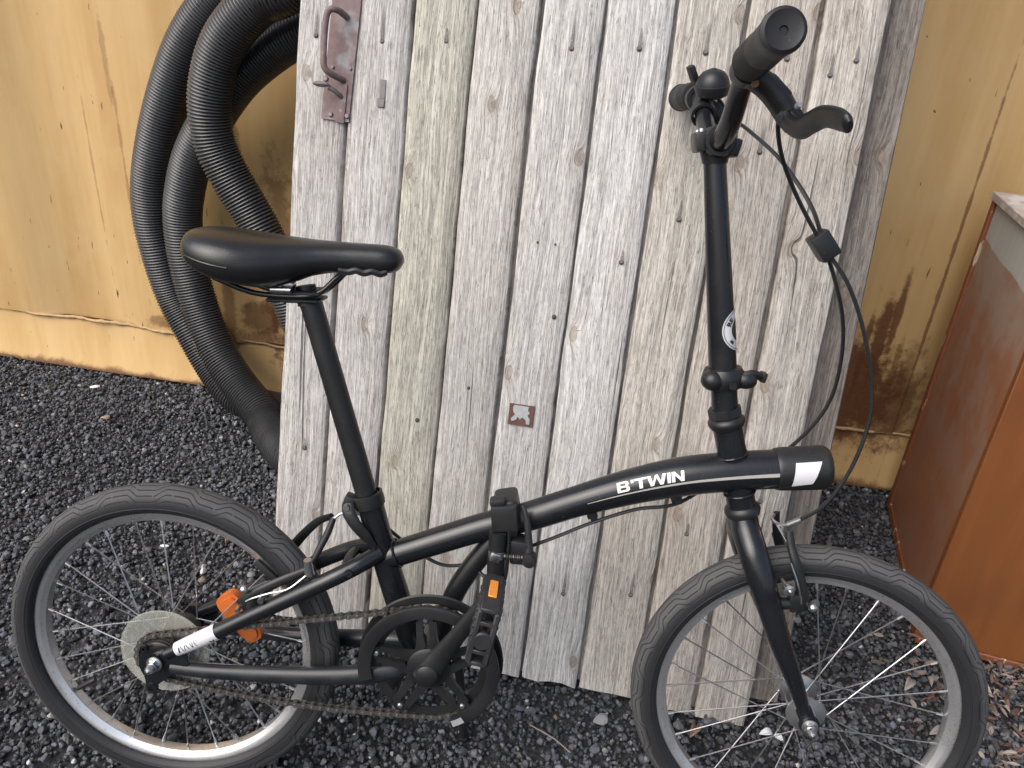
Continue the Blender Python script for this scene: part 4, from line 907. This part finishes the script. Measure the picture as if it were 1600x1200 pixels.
m.lathe([(.0, -.060), (.026, -.060), (.031, -.057), (.032, -.048), (.0, -.047)], (BB.x, 0, BB.z), (0, 1, 0), 36); m.build('spider', 'plastic', cr)
for k in range(5):
    a = CA+R(36)+2*math.pi*k/5; m = MB(); m.lathe([(0, -.0590), (.0028, -.0590), (.0042, -.0575), (.0046, -.055)], (BB.x+.0765*math.cos(a), 0, BB.z+.0765*math.sin(a)), (0, 1, 0), 12); m.build('chainring_bolt', 'zinc', cr)
g = MB(); A0, A1 = R(-64), R(196)
g.lathe([(.0845, -.0610), (.0990, -.0610), (.1015, -.0590), (.1015, -.0565), (.0990, -.0555), (.0845, -.0570)], (BB.x, 0, BB.z), (0, -1, 0), 90, A0, A1, True, (1, 0, 0)) if False else None
def arc(m, prof, a0, a1, n=80):
    k = len(prof); V = []; F = []
    for i in range(n+1):
        a = a0+(a1-a0)*i/n
        for r, y in prof: V.append((BB.x+r*math.cos(a), y, BB.z+r*math.sin(a)))
    for i in range(n):
        for q in range(k): F.append((i*k+q, (i+1)*k+q, (i+1)*k+(q+1) % k, i*k+(q+1) % k))
    F += [tuple(range(k)), tuple(n*k+q for q in range(k))]; return m.add(V, F)
arc(g, [(.0815, -.0575), (.0985, -.0580), (.1005, -.0600), (.1000, -.0625), (.0970, -.0635), (.0815, -.0620)], A0, A1)
arc(g, [(.0900, -.0330), (.1020, -.0325), (.1040, -.0345), (.1020, -.0370), (.0900, -.0365)], A0, A1)
for a in (A0+.03, A1-.03, R(40), R(130)):
    c_, s_ = math.cos(a), math.sin(a); g.box((BB.x+.0985*c_, -.048, BB.z+.0985*s_), (.006, .024, .008), (0, -a, 0), .001, 1)
g.build('chain_guard', 'plastic', cr)
m = MB(); arc(m, [(.0865, -.0634), (.0955, -.0642), (.0955, -.0646), (.0865, -.0640)], R(-65), R(-54), 8); m.build('guard_scuff', 'zinc_dull', cr)
def crank(s, name):
    d = Vector((math.cos(CA), 0, math.sin(CA)))*(1 if s < 0 else -1); e = BB+d*.158; y0, y1 = s*.066, s*.080
    m = MB(); m.tube([tuple(BB+d*-.012+Vector((0, y0, 0))), tuple(BB+d*.02+Vector((0, y0, 0))), tuple(BB+d*.08+Vector((0, (y0+y1)/2, 0))), tuple(e+Vector((0, y1, 0)))], [.017, .0165, .0120, .0105], 40, 16, .55, (0, 1, 0))
    m.lathe([(0, s*.078), (.0125, s*.0775), (.0155, s*.075), (.0165, s*.066), (.0165, s*.05)], (BB.x, 0, BB.z), (0, 1, 0), 28); m.build(name, 'plastic', cr); return e
def pedal(s, e, tilt):
    p = empty('pedal', tuple(e), bike, (0, tilt, 0))       # local: y axle, z long side, x thickness
    m = MB(); y0, y1 = s*.090, s*.178; c = (y0+y1)/2; W = abs(y1-y0)
    m.cyl((0, s*.078, 0), (0, y1-s*.004, 0), .0085, .0095, 16); m.cyl((0, s*.074, 0), (0, s*.090, 0), .0062, None, 12); m.build('axle', 'plastic', p)
    m = MB(); H = .040; tk = .0120
    for z in (-H, H):
        m.box((0, c, z*.93), (tk*2, W*.98, .006), None, .0015, 1)
    for y in (y0+s*.003, y1-s*.003):
        for x in (-.0105, .0105): m.box((x, y, 0), (.0075, .007, H*1.86), None, .002, 1)
        for z in (-.020, .020, 0): m.box((0, y, z), (tk*1.7, .0065, .0055), None, .001, 1)
    m.lathe([(0, 0), (.0105, 0), (.0125, .002), (.0125, .010)], (0, y1+s*.001, -.004), (0, -s, 0), 20)
    for x in (-tk, tk):
        for yy in (y0+s*.012, c, y1-s*.012): m.box((x*.92, yy, 0), (.005, .006, H*1.80), None, .0015, 1)
        for z in np.linspace(-H*.9, H*.9, 7):
            for yy in (y0+s*.012, c, y1-s*.012, y0+s*.033, y1-s*.033): m.box((x*1.05, yy, z), (.006, .008, .0055), None, .0018, 1)
        for z in (-H*.88, H*.88): m.box((x, c, z), (.006, W*.96, .007), None, .002, 1)
    m.build('cage', 'pedal', p)
    for z in (-1, 1):
        m = MB(); m.box((0, c+s*-.004, z*(H*.93+.0042)), (.0110, .038, .0024), None, .0008, 1); m.build('reflector', 'amber', p)
M['pedal'] = simple('dusty_pedal_plastic', (.018, .018, .020), .5, 0, .25, 180, .2, .0006, .4, .4, (.05, .048, .048))
pedal(-1, crank(-1, 'crank_arm'), R(9)); pedal(1, crank(1, 'crank_arm'), R(9))
# kick stand reaching to the ground on the far side
m = MB(); m.tube([(.418, .022, .262), (.425, .05, .215), (.432, .085, .12), (.436, .118, .030)], [.009, .0075, .007, .0075], 24, 12); m.box((.437, .122, .024), (.014, .022, .012), (.3, 0, 0), .003, 2); m.build('kickstand', 'plastic', bike)

# ---- chain: one object per link
chain = empty('chain', (0, 0, 0), bike)
RS, RC = .0352, .0880; O0 = np.array([0, WR]); O1 = np.array([BB.x, BB.z]); dv = O1-O0; D_ = np.linalg.norm(dv); b0 = math.atan2(dv[1], dv[0]); al = math.acos((RS-RC)/D_)
path = []
ta, tb = b0+al, b0-al
for a in np.linspace(2*math.pi+tb, ta, 24): path.append(O0+RS*np.array([math.cos(a), math.sin(a)]))          # round the sprocket, bottom to top
path = path
for a in np.linspace(ta, tb, 60): path.append(O1+RC*np.array([math.cos(a), math.sin(a)]))
p0, p1 = path[-1], path[0]
for t in np.linspace(0, 1, 40)[1:-1]: path.append(p0+(p1-p0)*t+np.array([0, -.012*math.sin(math.pi*t)]))
path = np.array(path+[path[0]]); Ls = np.concatenate([[0], np.cumsum(np.linalg.norm(np.diff(path, axis=0), axis=1))]); NL = int(round(Ls[-1]/.0127/2))*2; pit = Ls[-1]/NL
def plate_poly(h, w, waist):
    P = []
    for k in range(9): a = R(-90+180*k/8); P.append((h+w*math.cos(a), w*math.sin(a)))
    P.append((0, waist))
    for k in range(9): a = R(90+180*k/8); P.append((-h+w*math.cos(a), w*math.sin(a)))
    P.append((0, -waist)); return P
def link_mesh(outer):
    m = MB(); w = .0034 if outer else .0024; pp = plate_poly(pit/2, .0042, .0027)
    for s in (-1, 1): m.prism(pp, s*w, s*(w+.0009))
    for x in (-pit/2, pit/2):
        if outer: m.cm = 1; m.cyl((x, -.0052, 0), (x, .0052, 0), .0017, None, 8); m.cm = 0
        else: m.cyl((x, -.0024, 0), (x, .0024, 0), .0037, None, 10)
    return m.mesh('chain_link', ['chain', 'zinc'])
lm = [link_mesh(False), link_mesh(True)]
for k in range(NL):
    s0, s1 = k*pit, (k+1)*pit; a = np.array([np.interp(s0 % Ls[-1], Ls, path[:, i]) for i in (0, 1)]); b = np.array([np.interp(s1 if k < NL-1 else 0, Ls, path[:, i]) for i in (0, 1)])
    c = (a+b)/2; an = math.atan2(b[1]-a[1], b[0]-a[0]); link('link', lm[k % 2], chain, (c[0], -.045, c[1]), (0, -an, 0))

# ------------------------------------------------------------------ small things lying on the gravel
def chip(name, pos, size, rot, col, label, cat, seed):
    rs = np.random.default_rng(seed); V, F = ico(2); N = rs.normal(size=(9, 3)); N /= np.linalg.norm(N, axis=1)[:, None]
    for nn, dd in zip(N, rs.uniform(.45, .85, 9)):
        h = V@nn; q = h > dd; V[q] -= (h[q]-dd)[:, None]*nn
    V = V*np.array(size)/2; m = MB().add(V, [tuple(map(int, f)) for f in F]); key = 'chip_%s' % name+str(seed); M[key] = simple(key, col, .7, 0, .2, 200, .3, .001)
    o = m.build(name, key, None, 30); o.location = pos; o.rotation_euler = (0, 0, rot); tag(o, label, cat)
chip('white_stone', (-.283, .522, .008), (.026, .009, .008), .1, (.72, .72, .73), 'small white stick shaped chip on gravel inside the rear wheel', 'stone', 1)
chip('white_stone', (-.83, 1.20, .010), (.032, .018, .012), .3, (.70, .70, .70), 'larger white stone chip lying near the container rail', 'stone', 2)
chip('brown_stone', (-.70, 1.03, .008), (.034, .022, .014), .5, (.30, .22, .17), 'flat brown stone on the gravel left of the hose', 'stone', 3)
chip('pale_stone', (-.345, .74, .008), (.030, .020, .016), -.3, (.50, .36, .26), 'pale orange crumb on gravel above the rear tyre', 'stone', 4)
chip('grey_stone', (.672, .178, .010), (.034, .026, .020), .4, (.20, .20, .205), 'pale grey rounded stone below the leaning planks beside the front tyre', 'stone', 5)
def leaf_shape(L, W, curl, rs, n=9):
    V = []; F = []
    for i in range(n):
        t = i/(n-1); w = W*math.sin(math.pi*min(1, t*.97+.02))**.8; x = (t-.5)*L; z = curl*(1-(2*t-1)**2)+.002*rs.normal()
        V += [(x, -w/2, z+.35*w*abs(curl)*20*.5), (x, 0, z), (x, w/2, z+.35*w*abs(curl)*20*.5)]
    for i in range(n-1):
        a = 3*i; F += [(a, a+3, a+4), (a, a+4, a+1), (a+1, a+4, a+5), (a+1, a+5, a+2)]
    return np.array(V), np.array(F)
def litter():
    rs = np.random.default_rng(5); SH = []
    for k in range(14):
        V, F = leaf_shape(rs.uniform(.7, 1.2), rs.uniform(.22, .42), rs.uniform(-.12, .22), rs); SH.append(V)
    n = 3200; x = rs.uniform(1.22, 2.1, n); y = rs.uniform(-.2, .46, n)
    keep = rs.random(n) < np.clip((x-1.24)/.12, .06, 1)*np.clip((.50-y)/.15, 0, 1); x, y = x[keep], y[keep]; n = len(x)
    pos = np.stack([x, y, rs.uniform(.004, .020, n)], -1); rot = np.zeros((n, 3, 3))
    for i in range(n): rot[i] = np.array(Euler((rs.normal()*.45, rs.normal()*.35, rs.uniform(0, 6.3))).to_matrix())
    cols = np.array([(.17, .115, .085), (.22, .17, .135), (.12, .085, .07), (.27, .235, .20), (.19, .16, .15), (.16, .075, .05)])[rs.integers(0, 6, n)]*rs.uniform(.6, 1.2, n)[:, None]
    o = bulk('leaf_litter', SH, F, pos, rs.uniform(.011, .026, n), rot, cols, 'leaf', False); tag(o, 'dry brown leaf litter covering the gravel at the lower right', 'leaf litter', kind='stuff')
litter()
def dry_leaf(pos, L, W, curl, rz, col, label, seed):
    rs = np.random.default_rng(seed); V, F = leaf_shape(1, W, curl, rs, 11); V *= L
    m = MB().add(V, [tuple(map(int, f)) for f in F]); key = 'leafcol%d' % seed; M[key] = simple(key, col, .8, 0, .3, 160, .3, .001)
    o = m.build('dry_leaf', key, None, 70); o.location = pos; o.rotation_euler = (.25, .1, rz); md = o.modifiers.new('thickness', 'SOLIDIFY'); md.thickness = .0004; tag(o, label, 'leaf')
dry_leaf((.835, .172, .012), .034, .5, .18, 1.1, (.24, .14, .10), 'curled brown leaf on gravel inside the front wheel near the planks', 21)
dry_leaf((.965, .182, .012), .026, .5, .15, .2, (.66, .66, .66), 'small white curled scrap on gravel under the front axle', 22)
dry_leaf((.985, .176, .012), .018, .6, .12, -.5, (.64, .64, .64), 'tiny white scrap right of the white curled scrap by the axle', 23)
dry_leaf((1.27, .33, .012), .045, .36, .12, .9, (.25, .23, .21), 'long grey leaf seen through the front wheel spokes', 24)
dry_leaf((1.28, .225, .012), .040, .34, .12, .5, (.24, .21, .19), 'narrow dull leaf beside the right side of the front rim', 25)
def twig(P, r, label, col='twig'):
    m = MB(); m.tube(P, r, 30, 6); o = m.build('twig', col); tag(o, label, 'twig')
M['twig'] = simple('dry_twig', (.24, .20, .17), .85, 0, .3, 200, .3, .0005)
twig([(.55, .150, .012), (.59, .125, .016), (.62, .105, .010)], .0012, 'thin straw stalk on gravel right of the chain guard')
twig([(-.52, .60, .010), (-.47, .585, .018), (-.42, .588, .012)], .0014, 'bent twig on the gravel inside the rear wheel rim')
twig([(1.50, .33, .020), (1.55, .28, .030), (1.62, .29, .024)], .002, 'crooked twig among the dry leaves at lower right')
